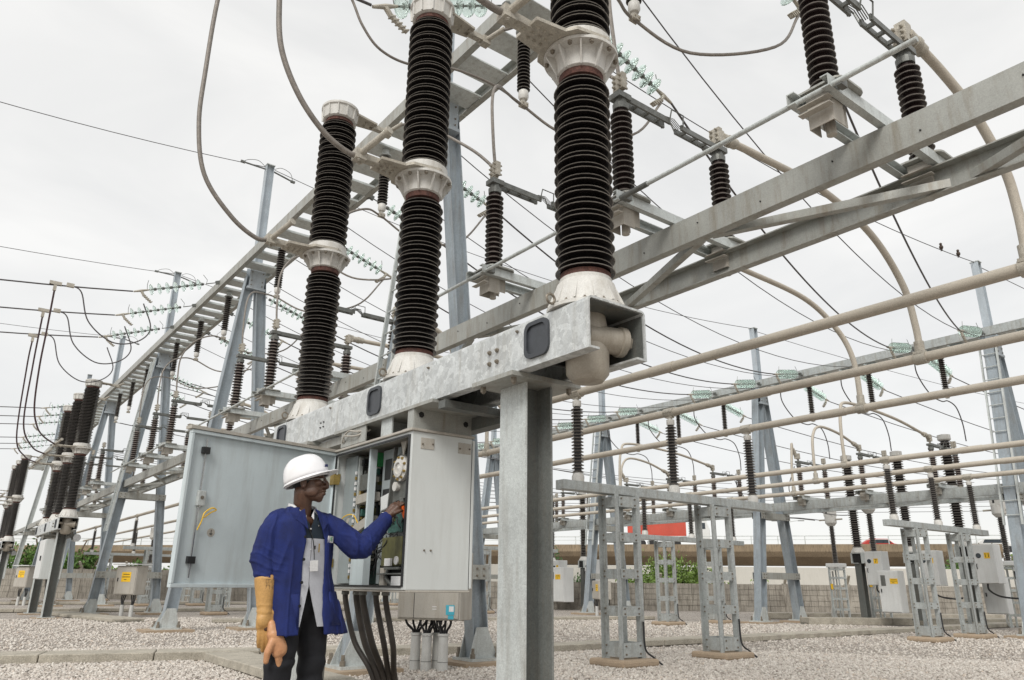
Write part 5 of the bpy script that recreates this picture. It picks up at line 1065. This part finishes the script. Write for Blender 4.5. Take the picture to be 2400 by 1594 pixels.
# closed cabinets on the other breakers
def closed_cab(label, y):
    t = thing('mechanism_cabinet', label, 'cabinet', (2.70, y, 0), 0, 'closed breaker cabinets')
    obj('housing', MB().box((0, 0, 1.40), (.46, 1.15, .98)), 'cabinet', t, bevel=.01)
    d = obj('door', MB().box((-.238, 0, 1.40), (.016, 1.12, .95)), 'cabinet_white', t, bevel=.006); obj('handle', MB().box((-.26, -.3, 1.42), (.03, .03, .12)), 'black_rubber', d)
    obj('cable_tail', MB().tube(curve([(0, -.3, .92), (.02, -.3, .7), (.05, -.28, .3), (.05, -.28, 0)]), .05, 8), 'black_rubber', t)
    q = MB(); q.lathe([(.09, 0), (.09, .16)], 18, (.28, -1.35, 1.90), (.2, -1, 0)); obj('gauge', q, 'steel', t, True)
closed_cab('closed white cabinet hung on the second breaker', 21.535+1.75); closed_cab('closed cabinet hung on the third breaker', 37.1+1.75)
# marshalling box below, on the gantry legs, with conduits
bx = box_cabinet('marshalling_box', 'beige marshalling box with cyan sticker below the open cabinet', (4.70, 7.55, 0), (.76, .34, .72), .53, 'box_beige', None, rz=R(33))
st_ = obj('sticker', MB().box((-.189, -.27, .64), (.003, .10, .10)), 'sign_blue', bx); obj('sticker_window', MB().box((-.191, -.285, .65), (.002, .055, .055)), 'paper_white', st_); obj('sticker_tail', MB().box((-.189, -.28, .565), (.003, .065, .04)), 'sign_blue', st_)
obj('seam', MB().box((-.187, .17, .75), (.003, .006, .40)), 'ink', bx); q = MB(); q.box((-.188, -.08, .67), (.003, .05, .008)); q.box((-.188, -.08, .645), (.003, .05, .008)); obj('name_strip', q, 'paper_white', bx)
for k, (dx, dy) in enumerate(((0, .22), (-.05, .06), (.10, .0), (-.05, -.14))):
    c_, s_ = math.cos(R(33)), math.sin(R(33)); wx, wy = 4.70+dx*c_-dy*s_, 7.55+dx*s_+dy*c_
    t = thing('conduit', '%s pale conduit stub under the cyan stickered box' % ('left', 'middle', 'rear', 'right')[k], 'conduit', (wx, wy, 0), 0, 'conduits below the near box')
    obj('pipe', MB().lathe([(.058, 0), (.054, .36), (.062, .365), (.062, .39)], 16), 'pvc', t, True); obj('joint_ring', MB().lathe([(.0595, .10), (.0595, .105)], 16), 'gear_grey', t)
    for j in range(4):
        a_ = random.uniform(-.1, .1); obj('cable', MB().tube(curve([(.02*(j-1.5), 0, .34), (.03*(j-1.5), .0, .42), (.07*(j-1.5)+a_*.5, a_*.3, .49), (.08*(j-1.5)+a_, a_*.4, .60)]), .014, 6), 'black_rubber', t)
# ================================================================ THE WORKER
MX, MY, MT = 1.84, 4.55, .2218
man = thing('person', 'worker in white hard hat and blue coat reaching into the open cabinet', 'person', (MX, MY, 0), MT)
MW = Matrix.Translation((MX, MY, 0)) @ Matrix.Rotation(MT, 4, 'Z')
def caps(mb, p0, p1, r0, r1, seg=14):
    p0, p1 = Vector(p0), Vector(p1); d = p1-p0; L = d.length; pr = [(r0*math.cos(a), -r0*math.sin(a)) for a in (1.57, 1.2, .8, .4, 0)]+[(r1*math.cos(a), L+r1*math.sin(a)) for a in (0, .4, .8, 1.2, 1.57)]
    pr[0] = (.0005, pr[0][1]); pr[-1] = (.0005, pr[-1][1])
    return mb.lathe(pr, seg, p0, d)
def chain(mb, pts, seg=14):
    for (p0, r0), (p1, r1) in zip(pts[:-1], pts[1:]): caps(mb, p0, p1, r0, r1, seg)
def blob(mb, c, r, M=None):
    t = MB(); t.ball((0, 0, 0), r, 16, 12); c = Vector(c)
    mb.add([(M @ Vector(v) if M else Vector(v))+c for v in t.v], t.f)
def organic(name, mb, voxel, mat, parent, smooth=6, disp=None):
    me = bpy.data.meshes.new(name); me.from_pydata(mb.v, [], mb.f); me.update()
    bm = bmesh.new(); bm.from_mesh(me); bmesh.ops.recalc_face_normals(bm, faces=bm.faces); bm.to_mesh(me); bm.free()
    o = bpy.data.objects.new(name, me); COL.objects.link(o)
    m = o.modifiers.new('r', 'REMESH'); m.mode = 'VOXEL'; m.voxel_size = voxel
    if smooth: s = o.modifiers.new('s', 'SMOOTH'); s.iterations = smooth; s.factor = .5
    dg = bpy.context.evaluated_depsgraph_get(); nm_ = bpy.data.meshes.new_from_object(o.evaluated_get(dg)); bpy.data.objects.remove(o)
    if disp:
        nn = [v.normal.copy() for v in nm_.vertices]
        for v, n in zip(nm_.vertices, nn): v.co += n*disp(v.co)
    nm_.polygons.foreach_set('use_smooth', [True]*len(nm_.polygons)); nm_.materials.clear(); nm_.materials.append(MAT[mat]); nm_.name = name
    o = bpy.data.objects.new(name, nm_); COL.objects.link(o); o.parent = parent; return o
# ---- body: one continuous surface
HC = Vector((-.012, -.045, 1.500)); HA = R(47); PIT = R(6)   # head centre, turn towards his left, slight lift
HM = Matrix.Rotation(HA, 3, 'Z') @ Matrix.Rotation(-PIT, 3, 'X')
def hp(x, y, z): return HC + HM @ Vector((x, y, z))       # head space: +x his left, -y the face, z up
b = MB()
def hb(c, r): blob(b, hp(*c), r, HM)
hb((0, .018, .045), (.074, .092, .082)); hb((0, -.02, -.02), (.066, .074, .092)); hb((0, -.052, -.085), (.040, .040, .032)); hb((0, -.062, -.105), (.024, .022, .018))
hb((0, -.075, .032), (.052, .020, .014)); hb((0, -.082, .048), (.05, .018, .03))
for s in (-1, 1): hb((s*.042, -.062, -.008), (.026, .028, .024)); hb((s*.050, -.022, -.058), (.018, .045, .032)); hb((s*.078, .020, -.004), (.010, .020, .034)); hb((s*.085, .030, .010), (.007, .012, .020)); hb((s*.083, .018, -.026), (.006, .008, .010)); hb((s*.018, -.098, -.032), (.013, .013, .010))
chain(b, [(hp(0, -.090, .030), .010), (hp(0, -.114, -.014), .013), (hp(0, -.110, -.030), .017)], 12)
hb((0, -.092, -.056), (.027, .016, .009)); hb((0, -.089, -.074), (.024, .016, .010))
chain(b, [((.0, .02, 1.24), .062), ((-.012, -.005, 1.36), .056), (hp(0, .03, -.05), .058)])
blob(b, (-.01, 0, 1.25), (.14, .08, .06)); blob(b, (-.005, -.01, 1.12), (.15, .10, .16)); blob(b, (.02, 0, .95), (.135, .09, .16)); blob(b, (.03, .0, .82), (.15, .10, .12))
chain(b, [((-.15, .01, 1.245), .05), ((-.218, .03, 1.04), .045), ((-.205, -.01, .84), .034), ((-.208, -.03, .74), .032), ((-.205, -.045, .66), .018)])
chain(b, [((.14, -.03, 1.245), .05), ((.315, -.185, 1.115), .045), ((.43, -.205, 1.235), .038), ((.515, -.207, 1.325), .027)])
chain(b, [((-.05, 0, .80), .085), ((-.085, -.03, .45), .055), ((-.09, .0, .10), .038), ((-.09, -.10, .05), .034)]); chain(b, [((.10, 0, .80), .085), ((.13, -.02, .45), .055), ((.14, .02, .10), .038), ((.14, -.08, .05), .034)])
# left hand gripping the screwdriver
for p0, p1, r0, r1 in (((.525, -.210, 1.335), (.575, -.225, 1.385), .026, .028), ((.520, -.190, 1.345), (.565, -.195, 1.395), .024, .026)): caps(b, p0, p1, r0, r1)
fing = [[(.578, -.240, 1.398), (.603, -.252, 1.415), (.622, -.244, 1.402), (.622, -.226, 1.390)], [(.578, -.222, 1.405), (.606, -.232, 1.424), (.630, -.224, 1.408), (.630, -.207, 1.392)], [(.572, -.203, 1.407), (.601, -.206, 1.428), (.628, -.203, 1.410), (.627, -.190, 1.392)], [(.564, -.187, 1.405), (.590, -.184, 1.423), (.614, -.184, 1.408), (.614, -.176, 1.393)]]
for f in fing: chain(b, list(zip(f, (.0105, .0098, .009, .0078))), 10)
chain(b, [((.545, -.236, 1.350), .014), ((.575, -.252, 1.365), .0115), ((.605, -.245, 1.372), .009)], 10)
organic('body', b, .0036, 'skin', man, 3)
# eyes
for s in (-1, 1):
    q = MB(); q.ball(hp(s*.030, -.083, .012), .011, 10, 8); e = obj('eye', q, 'eye_white', man, True); q = MB(); q.ball(hp(s*.030+.001, -.0915, .012), .0052, 8, 6); obj('iris', q, 'ink', e, True)
    q = MB(); q.tube([hp(s*.012, -.100, .040), hp(s*.030, -.101, .045), hp(s*.052, -.084, .036)], [.003, .004, .002], 6); obj('eyebrow', q, 'hair', man)
# close-cropped hair below the hat
q = MB(); blob(q, hp(0, .026, .030), (.0775, .091, .072), HM); organic('hair', q, .006, 'hair', man, 2)
# ---- helmet
def dome(u_, z): return (.118*u_, .146*u_, z)
hv = []; hf = []; NA, NR = 40, 10; HT = Matrix.Rotation(R(-15), 3, 'X')
def hpt(v): return hp(*(HT @ Vector(v)+Vector((0, .004, .028))))
q = MB()
rows = []
for i in range(NR+1):
    t = i/NR*math.pi/2
    for k in range(NA):
        a = 2*math.pi*k/NA; rad = math.cos(t)**.75; z = .150*math.sin(t)
        ridge = .006*math.exp(-(math.sin(a)*rad*.118/.018)**2)*(1 if i > 3 else 0)
        rows.append(hpt((.116*math.sin(a)*rad, .005-.142*math.cos(a)*rad, z+ridge)))
fs = [(i*NA+k, i*NA+(k+1) % NA, (i+1)*NA+(k+1) % NA, (i+1)*NA+k) for i in range(NR) for k in range(NA)]
q.add(rows, fs); hel = obj('hard_hat', q, 'helmet_white', man, True, ang=70)
m_ = hel.modifiers.new('s', 'SOLIDIFY'); m_.thickness = .004
br_ = MB(); ring = []
for k in range(NA):
    a = 2*math.pi*k/NA; f_ = max(0, math.cos(a)); ext_ = .008+.052*f_**2.2; dz = -.004-.004*f_
    for (e, z) in ((0, .004), (ext_, dz), (ext_, dz-.005), (-.004, -.004)): ring.append(hpt(((.116+e)*math.sin(a), .005-(.142+e)*math.cos(a), z)))
br_.add(ring, [(k*4+j, k*4+(j+1) % 4, ((k+1) % NA)*4+(j+1) % 4, ((k+1) % NA)*4+j) for k in range(NA) for j in range(4)]); obj('brim', br_, 'helmet_white', hel, True, ang=60)
q = MB()
for k in range(3):
    a = R(14+6*k); q.box(hpt((-.119*math.sin(a), .002-.1445*math.cos(a), .035)), (.006, .004, .016), rot=HM @ Matrix.Rotation(-a, 3, 'Z'))
obj('hat_marking', q, 'jacket_blue', hel)
q = MB(); q.tube([hpt((.112*math.sin(a), .005-.136*math.cos(a), -.012)) for a in [2*math.pi*k/30 for k in range(31)]], .007, 6); obj('head_band', q, 'collar_white', hel)
# ---- glasses
g_ = MB()
for s in (-1, 1):
    g_.tube([hp(s*.031+.021*math.cos(a), -.108+.010*abs(math.cos(a))*(1 if s*math.cos(a) > 0 else 0), .008+.016*math.sin(a)) for a in [2*math.pi*k/16 for k in range(17)]], .0013, 5); g_.tube([hp(s*.052, -.098, .012), hp(s*.074, -.06, .014), hp(s*.080, .02, .012)], .0014, 5)
g_.tube([hp(-.010, -.110, .012), hp(0, -.113, .014), hp(.010, -.110, .012)], .0013, 5); obj('glasses', g_, 'steel', man)
# ---- clothes: lofts open at the front
def lerp_tab(tab, z):
    for (z0, *a), (z1, *c) in zip(tab[:-1], tab[1:]):
        if z0 >= z >= z1:
            t = (z0-z)/(z0-z1); t = t*t*(3-2*t)*.5+t*.5; return [p+(r-p)*t for p, r in zip(a, c)]
    return list(tab[-1][1:])
def shell(tab, edges, z0, z1, nz, nphi, thick, wr=0, seed=0):
    """rings (cx, cy, a, b) by height; edges(z)->(xr, xl) x of the front edges or None for closed"""
    out = []; inn = []
    for i in range(nz+1):
        z = z0+(z1-z0)*i/nz; cx, cy, a, bb = lerp_tab(tab, z); e = edges(z)
        if e: p0 = math.asin(max(-.98, min(.98, (e[1]-cx)/a))); p1 = 2*math.pi+math.asin(max(-.98, min(.98, (e[0]-cx)/a)))
        else: p0, p1 = 0, 2*math.pi
        ro = []; ri = []
        for k in range(nphi+1):
            ph = p0+(p1-p0)*k/nphi; s, c = math.sin(ph), math.cos(ph)
            f = 1+wr*noise.noise(Vector((s*2.2+seed, c*2.2, z*1.6)))*(.3+.7*min(1, max(0, (1.3-z)*2)))
            sx = math.copysign(abs(s)**.9, s); cx_ = math.copysign(abs(c)**.9, c)
            ro.append((cx+a*f*sx, cy-bb*f*cx_, z)); ri.append((cx+(a*f-thick)*sx, cy-(bb*f-thick)*cx_, z))
        out.append(ro); inn.append(ri)
    return out, inn
def shell_mb(out, inn):
    mb = MB(); nz = len(out); n = len(out[0]); V_ = [p for r in out for p in r]+[p for r in inn for p in r]; o2 = nz*n; F_ = []
    for i in range(nz-1):
        for k in range(n-1):
            F_.append((i*n+k, i*n+k+1, (i+1)*n+k+1, (i+1)*n+k)); F_.append((o2+i*n+k, o2+(i+1)*n+k, o2+(i+1)*n+k+1, o2+i*n+k+1))
        for k in (0, n-1): F_.append((i*n+k, (i+1)*n+k, o2+(i+1)*n+k, o2+i*n+k))
    for i in (0, nz-1):
        for k in range(n-1): F_.append((i*n+k, i*n+k+1, o2+i*n+k+1, o2+i*n+k))
    return mb.add(V_, F_)
JT = [(1.345, -.012, .0, .098, .090), (1.325, -.012, .0, .135, .10), (1.295, -.012, .0, .185, .112), (1.25, -.01, -.005, .205, .130), (1.15, -.005, -.01, .205, .145), (1.0, .0, -.01, .200, .150), (.86, .02, -.01, .215, .155), (.74, .055, -.01, .250, .165), (.62, .075, -.01, .278, .172)]
ET = [(1.345, -.085, .050), (1.29, -.072, .052), (1.2, -.058, .070), (1.05, -.062, .092), (.88, -.060, .075), (.74, -.058, .080), (.62, -.055, .105)]
jo, ji = shell(JT, lambda z: lerp_tab(ET, z), 1.345, .62, 60, 90, .017, .16, 3.1)
jm = shell_mb(jo, ji)
chain(jm, [((-.150, .005, 1.268), .072), ((-.205, .015, 1.19), .076), ((-.222, .03, 1.05), .076), ((-.210, .005, .965), .066), ((-.208, .0, .945), .060)])
chain(jm, [((.135, -.02, 1.268), .070), ((.205, -.085, 1.23), .072), ((.300, -.170, 1.125), .072), ((.335, -.19, 1.125), .068), ((.42, -.205, 1.225), .060), ((.495, -.207, 1.303), .047)])
def jdisp(p):
    d = .0065*noise.noise(Vector((p.x*13, p.y*13, p.z*1.6)))+.0022*noise.noise(Vector((p.x*34, p.y*34, p.z*9+4)))
    n1 = noise.noise(Vector((p.x*10+5, p.y*10, p.z*1.5+p.x*2))); d += .008*max(0, 1-abs(n1)*6)**1.5
    L = max(0, 1-(p-Vector((.325, -.19, 1.13))).length/.19); Rr = max(0, 1-(p-Vector((-.215, .02, 1.0))).length/.17)
    ax = (p-Vector((.335, -.19, 1.12))).dot(Vector((.60, -.05, .65)))
    def crease(t): s_ = abs((t % 1)-.5)*2; return max(0, 1-s_*2.2)
    d += L*.013*crease(ax*17+.55*noise.noise(p*11))+Rr*.013*crease(p.z*19+1.2*p.x*8+.6*noise.noise(p*10))
    return d
jk = organic('coat', jm, .0055, 'jacket_blue', man, 2, jdisp)
# coat details
def on_front(x, z, off=.004):
    cx, cy, a, bb = lerp_tab(JT, z); s = max(-.99, min(.99, (x-cx)/a)); return Vector((x, cy-bb*math.sqrt(1-s*s)-off, z))
def strip(name, pts, wvec, t, mat, parent, thick=.004):
    """ribbon along pts, width vector per point"""
    P = [Vector(p) for p in pts]; q = MB(); vs = []
    for p, w_ in zip(P, wvec): w_ = Vector(w_); vs += [p-w_/2, p+w_/2]
    q.add(vs, [(2*i, 2*i+1, 2*i+3, 2*i+2) for i in range(len(P)-1)]); o = obj(name, q, mat, parent, True); m = o.modifiers.new('s', 'SOLIDIFY'); m.thickness = thick; m.offset = 0; return o
def collar(name, mat, parent, tab, drop, lift, seed):
    q = MB(); vs = []
    for (a, rx, ry, z, out_) in tab:
        s, c = math.sin(a), math.cos(a); ctr = Vector((-.012, -.008, 0))
        top = ctr+Vector((rx*s, -ry*c, z)); bot = ctr+Vector(((rx+out_)*s, -(ry+out_)*c, z-drop)); mid = (top+bot)/2+Vector((s*.006, -c*.006, .004)); vs += [top, mid, bot]
    n = len(tab); q.add(vs, [(3*i+j, 3*i+j+1, 3*i+j+4, 3*i+j+3) for i in range(n-1) for j in range(2)]); o = obj(name, q, mat, parent, True); m = o.modifiers.new('s', 'SOLIDIFY'); m.thickness = .006; m.offset = 0; return o
ang_ = [R(a) for a in range(38, 323, 12)]
collar('coat_collar', 'jacket_blue', jk, [(a, .080, .078, 1.352+.012*(-math.cos(a)), .05+.012*abs(math.sin(a))) for a in ang_], .058, 0, 0)
for s in (-1, 1):
    P = [(s*.045-.014, 1.338), (s*.082-.012, 1.318), (s*.118-.01, 1.268), (s*.075-.008, 1.235), (s*.055-.006, 1.215)]
    q = MB(); q.add([on_front(x, min(z, 1.34), .014 if i < 2 else .022) for i, (x, z) in enumerate(P)], [(0, 1, 2, 3, 4)]); o = obj('lapel', q, 'jacket_blue', jk); m = o.modifiers.new('s', 'SOLIDIFY'); m.thickness = .006
for s, (xa, xb, z0, z1) in ((-1, (-.165, -.075, .845, .655)), (1, (.135, .27, .86, .67))):
    n = 6; q = MB(); vs = []
    for j in range(2):
        for i in range(n+1): vs.append(on_front(xa+(xb-xa)*i/n, (z0, z1)[j], .010))
    q.add(vs, [(i, i+1, n+2+i, n+1+i) for i in range(n)]); o = obj('pocket', q, 'jacket_blue', jk, True); m = o.modifiers.new('s', 'SOLIDIFY'); m.thickness = .005
for z in (1.17, 1.04, .91, .78):
    p = on_front(-.072, z, .006); q = MB(); q.lathe([(.009, 0), (.009, .004), (.004, .005)], 12, p, (-.2, -1, 0)); obj('button', q, 'trouser_black', jk)
p = on_front(.128, 1.165, .012); bd = obj('badge', MB().box((0, 0, 0), (.062, .004, .040)), 'paper_white', jk, loc=p.to_tuple(), rz=R(24)); o = link('badge_lettering', text_mesh('IE', .034, 'relay_green'), None, bd, (.006, -.0026, 0)); o.rotation_euler = (R(90), 0, 0)
# ---- shirt: navy yoke over grey body, split tails
STB = [(1.345, -.012, .0, .070, .066), (1.30, -.012, .0, .115, .092), (1.25, -.01, -.005, .170, .115), (1.15, -.005, -.01, .178, .128), (1.0, .0, -.012, .174, .136), (.86, .015, -.014, .180, .142), (.74, .03, -.016, .190, .150), (.655, .035, -.018, .195, .155)]
nv = [(1.345, -.072, .046), (1.30, -.05, .022), (1.235, -.020, -.012), (1.165, -.017, -.013)]
o1, i1 = shell(STB, lambda z: lerp_tab(nv, z), 1.345, 1.165, 14, 48, .006, .03, 5)
obj('shirt_yoke', shell_mb(o1, i1), 'shirt_navy', man, True)
gv = [(1.164, -.017, -.013), (.90, -.012, -.004), (.655, -.052, .058)]
o1, i1 = shell(STB, lambda z: (lambda t: (-.012-.042*t, -.006+.062*t))(max(0, (.89-z)/.235)) if z < .9 else (-.014, -.010), 1.164, .665, 40, 60, .006, .05, 8)
sh_ = obj('shirt', shell_mb(o1, i1), 'shirt_grey', man, True)
q = MB()
for z in (1.22, 1.10, 1.0): 
    cx, cy, a, bb = lerp_tab(STB, z); q.lathe([(.005, 0), (.005, .003)], 10, (-.022, cy-bb-.001, z), (0, -1, 0))
for k_, z in enumerate((1.22, 1.10, 1.0)):
    cx, cy, a, bb = lerp_tab(STB, z); q = MB(); q.lathe([(.005, 0), (.005, .003)], 10, (-.022, cy-bb-.001, z), (0, -1, 0)); obj('button', q, 'collar_white', sh_)
# shirt collar: two pointed wings with a dark stripe
for s in (-1, 1):
    top = [Vector((-.012+s*.030, -.062, 1.335)), Vector((-.012+s*.058, -.030, 1.362)), Vector((-.012+s*.06, .03, 1.375))]; bot = [Vector((-.012+s*.052, -.122, 1.238)), Vector((-.012+s*.092, -.075, 1.30)), Vector((-.012+s*.085, .035, 1.335))]
    for n_, f0, f1, mt, off in (('shirt_collar', 0, 1, 'collar_white', 0), ('collar_stripe', .52, .66, 'shirt_navy', .004)):
        q = MB(); vs = []
        for i in range(3):
            nrm = Vector((s*.35, -.9, .2))*off
            A_ = top[i]+Vector((s*.022, -.004, -.0)) ; B_ = bot[i]
            if i == 0: A_ = Vector((-.012+s*.018, -.085, 1.30)); 
            vs += [A_.lerp(B_, f0)+nrm, A_.lerp(B_, f1)+nrm]
        q.add(vs, [(2*i, 2*i+1, 2*i+3, 2*i+2) for i in range(2)]); o = obj(n_, q, mt, sh_, True); m = o.modifiers.new('s', 'SOLIDIFY'); m.thickness = .004
cz = 1.03; q = MB(); q.box((-.004, -.168, 1.005), (.056, .003, .062), rot=Matrix.Rotation(R(-4), 3, 'Y')); tag(None, None, None) if False else None
bdg = obj('id_card', q, 'paper_white', sh_, bevel=.001)
q = MB(); q.tube(curve([(-.05, -.10, 1.27), (-.02, -.148, 1.17), (-.008, -.160, 1.09), (-.006, -.167, 1.04)]), .003, 5); obj('lanyard', q, 'ink', bdg); q = MB(); q.box((-.008, -.164, 1.11), (.010, .006, .022)); obj('lanyard_clip', q, 'ink', bdg)
q = MB(); q.cyl((.035, -.150, 1.085), (.030, -.154, 1.135), .004, 8); obj('pocket_pen', q, 'brass', sh_)
# ---- trousers and shoes
q = MB(); blob(q, (.03, 0, .82), (.17, .125, .15)); chain(q, [((-.055, 0, .80), .112), ((-.09, -.035, .46), .082), ((-.10, .0, .09), .068)]); chain(q, [((.115, 0, .80), .112), ((.15, -.02, .46), .082), ((.155, .02, .09), .068)])
organic('trousers', q, .008, 'trouser_black', man, 4, lambda p: .007*noise.noise(Vector((p.x*8, p.y*8, p.z*4)))+.005*math.sin(p.z*60+4*noise.noise(p*7))*(1 if p.z < .5 else .3))
for x, y in ((-.095, -.045), (.145, -.025)):
    q = MB(); blob(q, (x, y-.06, .045), (.048, .13, .045)); blob(q, (x, y+.04, .06), (.042, .06, .06)); organic('shoe', q, .008, 'black_rubber', man, 2)
# ---- rubber gauntlet on the right hand
def hand_prims(q, W, D, F_, S_, sc=1, curl=.4, spread=.16):
    """W wrist, D down the hand, F_ back-of-hand normal, S_ towards the thumb"""
    W, D, F_, S_ = Vector(W), Vector(D).normalized(), Vector(F_).normalized(), Vector(S_).normalized()
    for k in (-1.1, -.35, .35, 1.1): caps(q, W+S_*.014*k*sc+D*.01*sc, W+D*.080*sc+S_*.0205*k*sc, .019*sc, .018*sc, 12)
    for i, k in enumerate((1.15, .4, -.38, -1.12)):
        p = W+D*.085*sc+S_*.020*k*sc; d = (D+S_*spread*k*.35-F_*curl*.5).normalized(); L = (.040, .045, .042, .034)[i]*sc; pts = [(p, .0135*sc)]
        for j in range(3): p = p+d*L*(1, .72, .6)[j]; pts.append((p, (.0128, .0118, .010)[j]*sc)); d = (d-F_*curl*.55).normalized()
        chain(q, pts, 10)
    p = W+D*.025*sc+S_*.030*sc; d = (D*.8+S_*.55-F_*.35).normalized()
    chain(q, [(p, .018*sc), (p+d*.045*sc, .015*sc), (p+d*.045*sc+(d*.5+D*.6-F_*.2).normalized()*.035*sc, .012*sc)], 10)
q = MB(); hand_prims(q, (-.212, -.022, .775), (.06, -.14, -1), (-.45, -.88, .05), (.88, -.45, .0), 1.32, .34, .12)
chain(q, [((-.207, .0, .925), .069), ((-.209, -.006, .88), .062), ((-.211, -.016, .80), .050), ((-.212, -.026, .735), .043)], 18); blob(q, (-.211, -.034, .705), (.050, .036, .055))
gl = organic('gauntlet', q, .0042, 'glove_tan', man, 5, lambda p: .0008*noise.noise(p*55)+.0022*noise.noise(p*14)+(.0012*math.sin(p.z*170+3*noise.noise(p*20)) if .73 < p.z < .79 else 0))
q = MB()
def gp(a, z): r = .069-(.925-z)*.16+.001; c = Vector((-.2085, -.004, z)); return c+Vector((r*math.cos(a), r*math.sin(a), 0))
for pts in ([(R(-125), .925), (R(-125), .905), (R(-70), .905), (R(-70), .925), (R(-125), .925)], [(R(-112), .925), (R(-112), .905)], [(R(-98), .925), (R(-98), .905)], [(R(-84), .925), (R(-84), .905)], [(R(-80), .895), (R(-92), .880), (R(-82), .880), (R(-94), .862)], [(R(-122), .895), (R(-122), .870), (R(-104), .870), (R(-104), .895), (R(-122), .895)]):
    q.tube([gp(a, z) for a, z in pts], .0011, 4)
obj('gauntlet_marking', q, 'bark', gl)
# ================================================================ THINGS HE HOLDS
q = MB(); hand_prims(q, (-.188, -.072, .650), (.46, -.10, -1), (.35, -.93, .0), (-.90, -.36, -.15), 1.30, .36, .06); chain(q, [((-.208, -.062, .71), .024), ((-.190, -.072, .655), .042), ((-.152, -.080, .575), .046)], 16); blob(q, (-.150, -.078, .585), (.056, .036, .060))
sg = organic('rubber_glove', q, .0045, 'glove_pale', None, 4, lambda p: .0009*noise.noise(p*50)+.002*noise.noise(p*14)); sg.matrix_world = MW @ Matrix.Translation((.022, -.004, -.028)); tag(sg, 'spare pale orange rubber glove dangling from the gloved hand', 'glove')
sd_ = thing('screwdriver', 'screwdriver with orange handle held in the bare hand', 'screwdriver', (0, 0, 0)); sd_.matrix_world = MW
a0, a1 = Vector((.600, -.246, 1.400)), Vector((.632, -.240, 1.325)); dv_ = (a1-a0).normalized()
obj('handle', MB().lathe([(.004, -.002), (.013, .0), (.0145, .012), (.012, .03), (.0145, .05), (.0125, .075), (.008, .085), (.006, .088)], 14, a0, dv_), 'orange_plastic', sd_, True)
obj('blade', MB().cyl(a0+dv_*.086, a0+dv_*.18, .003, 8), 'steel', sd_)
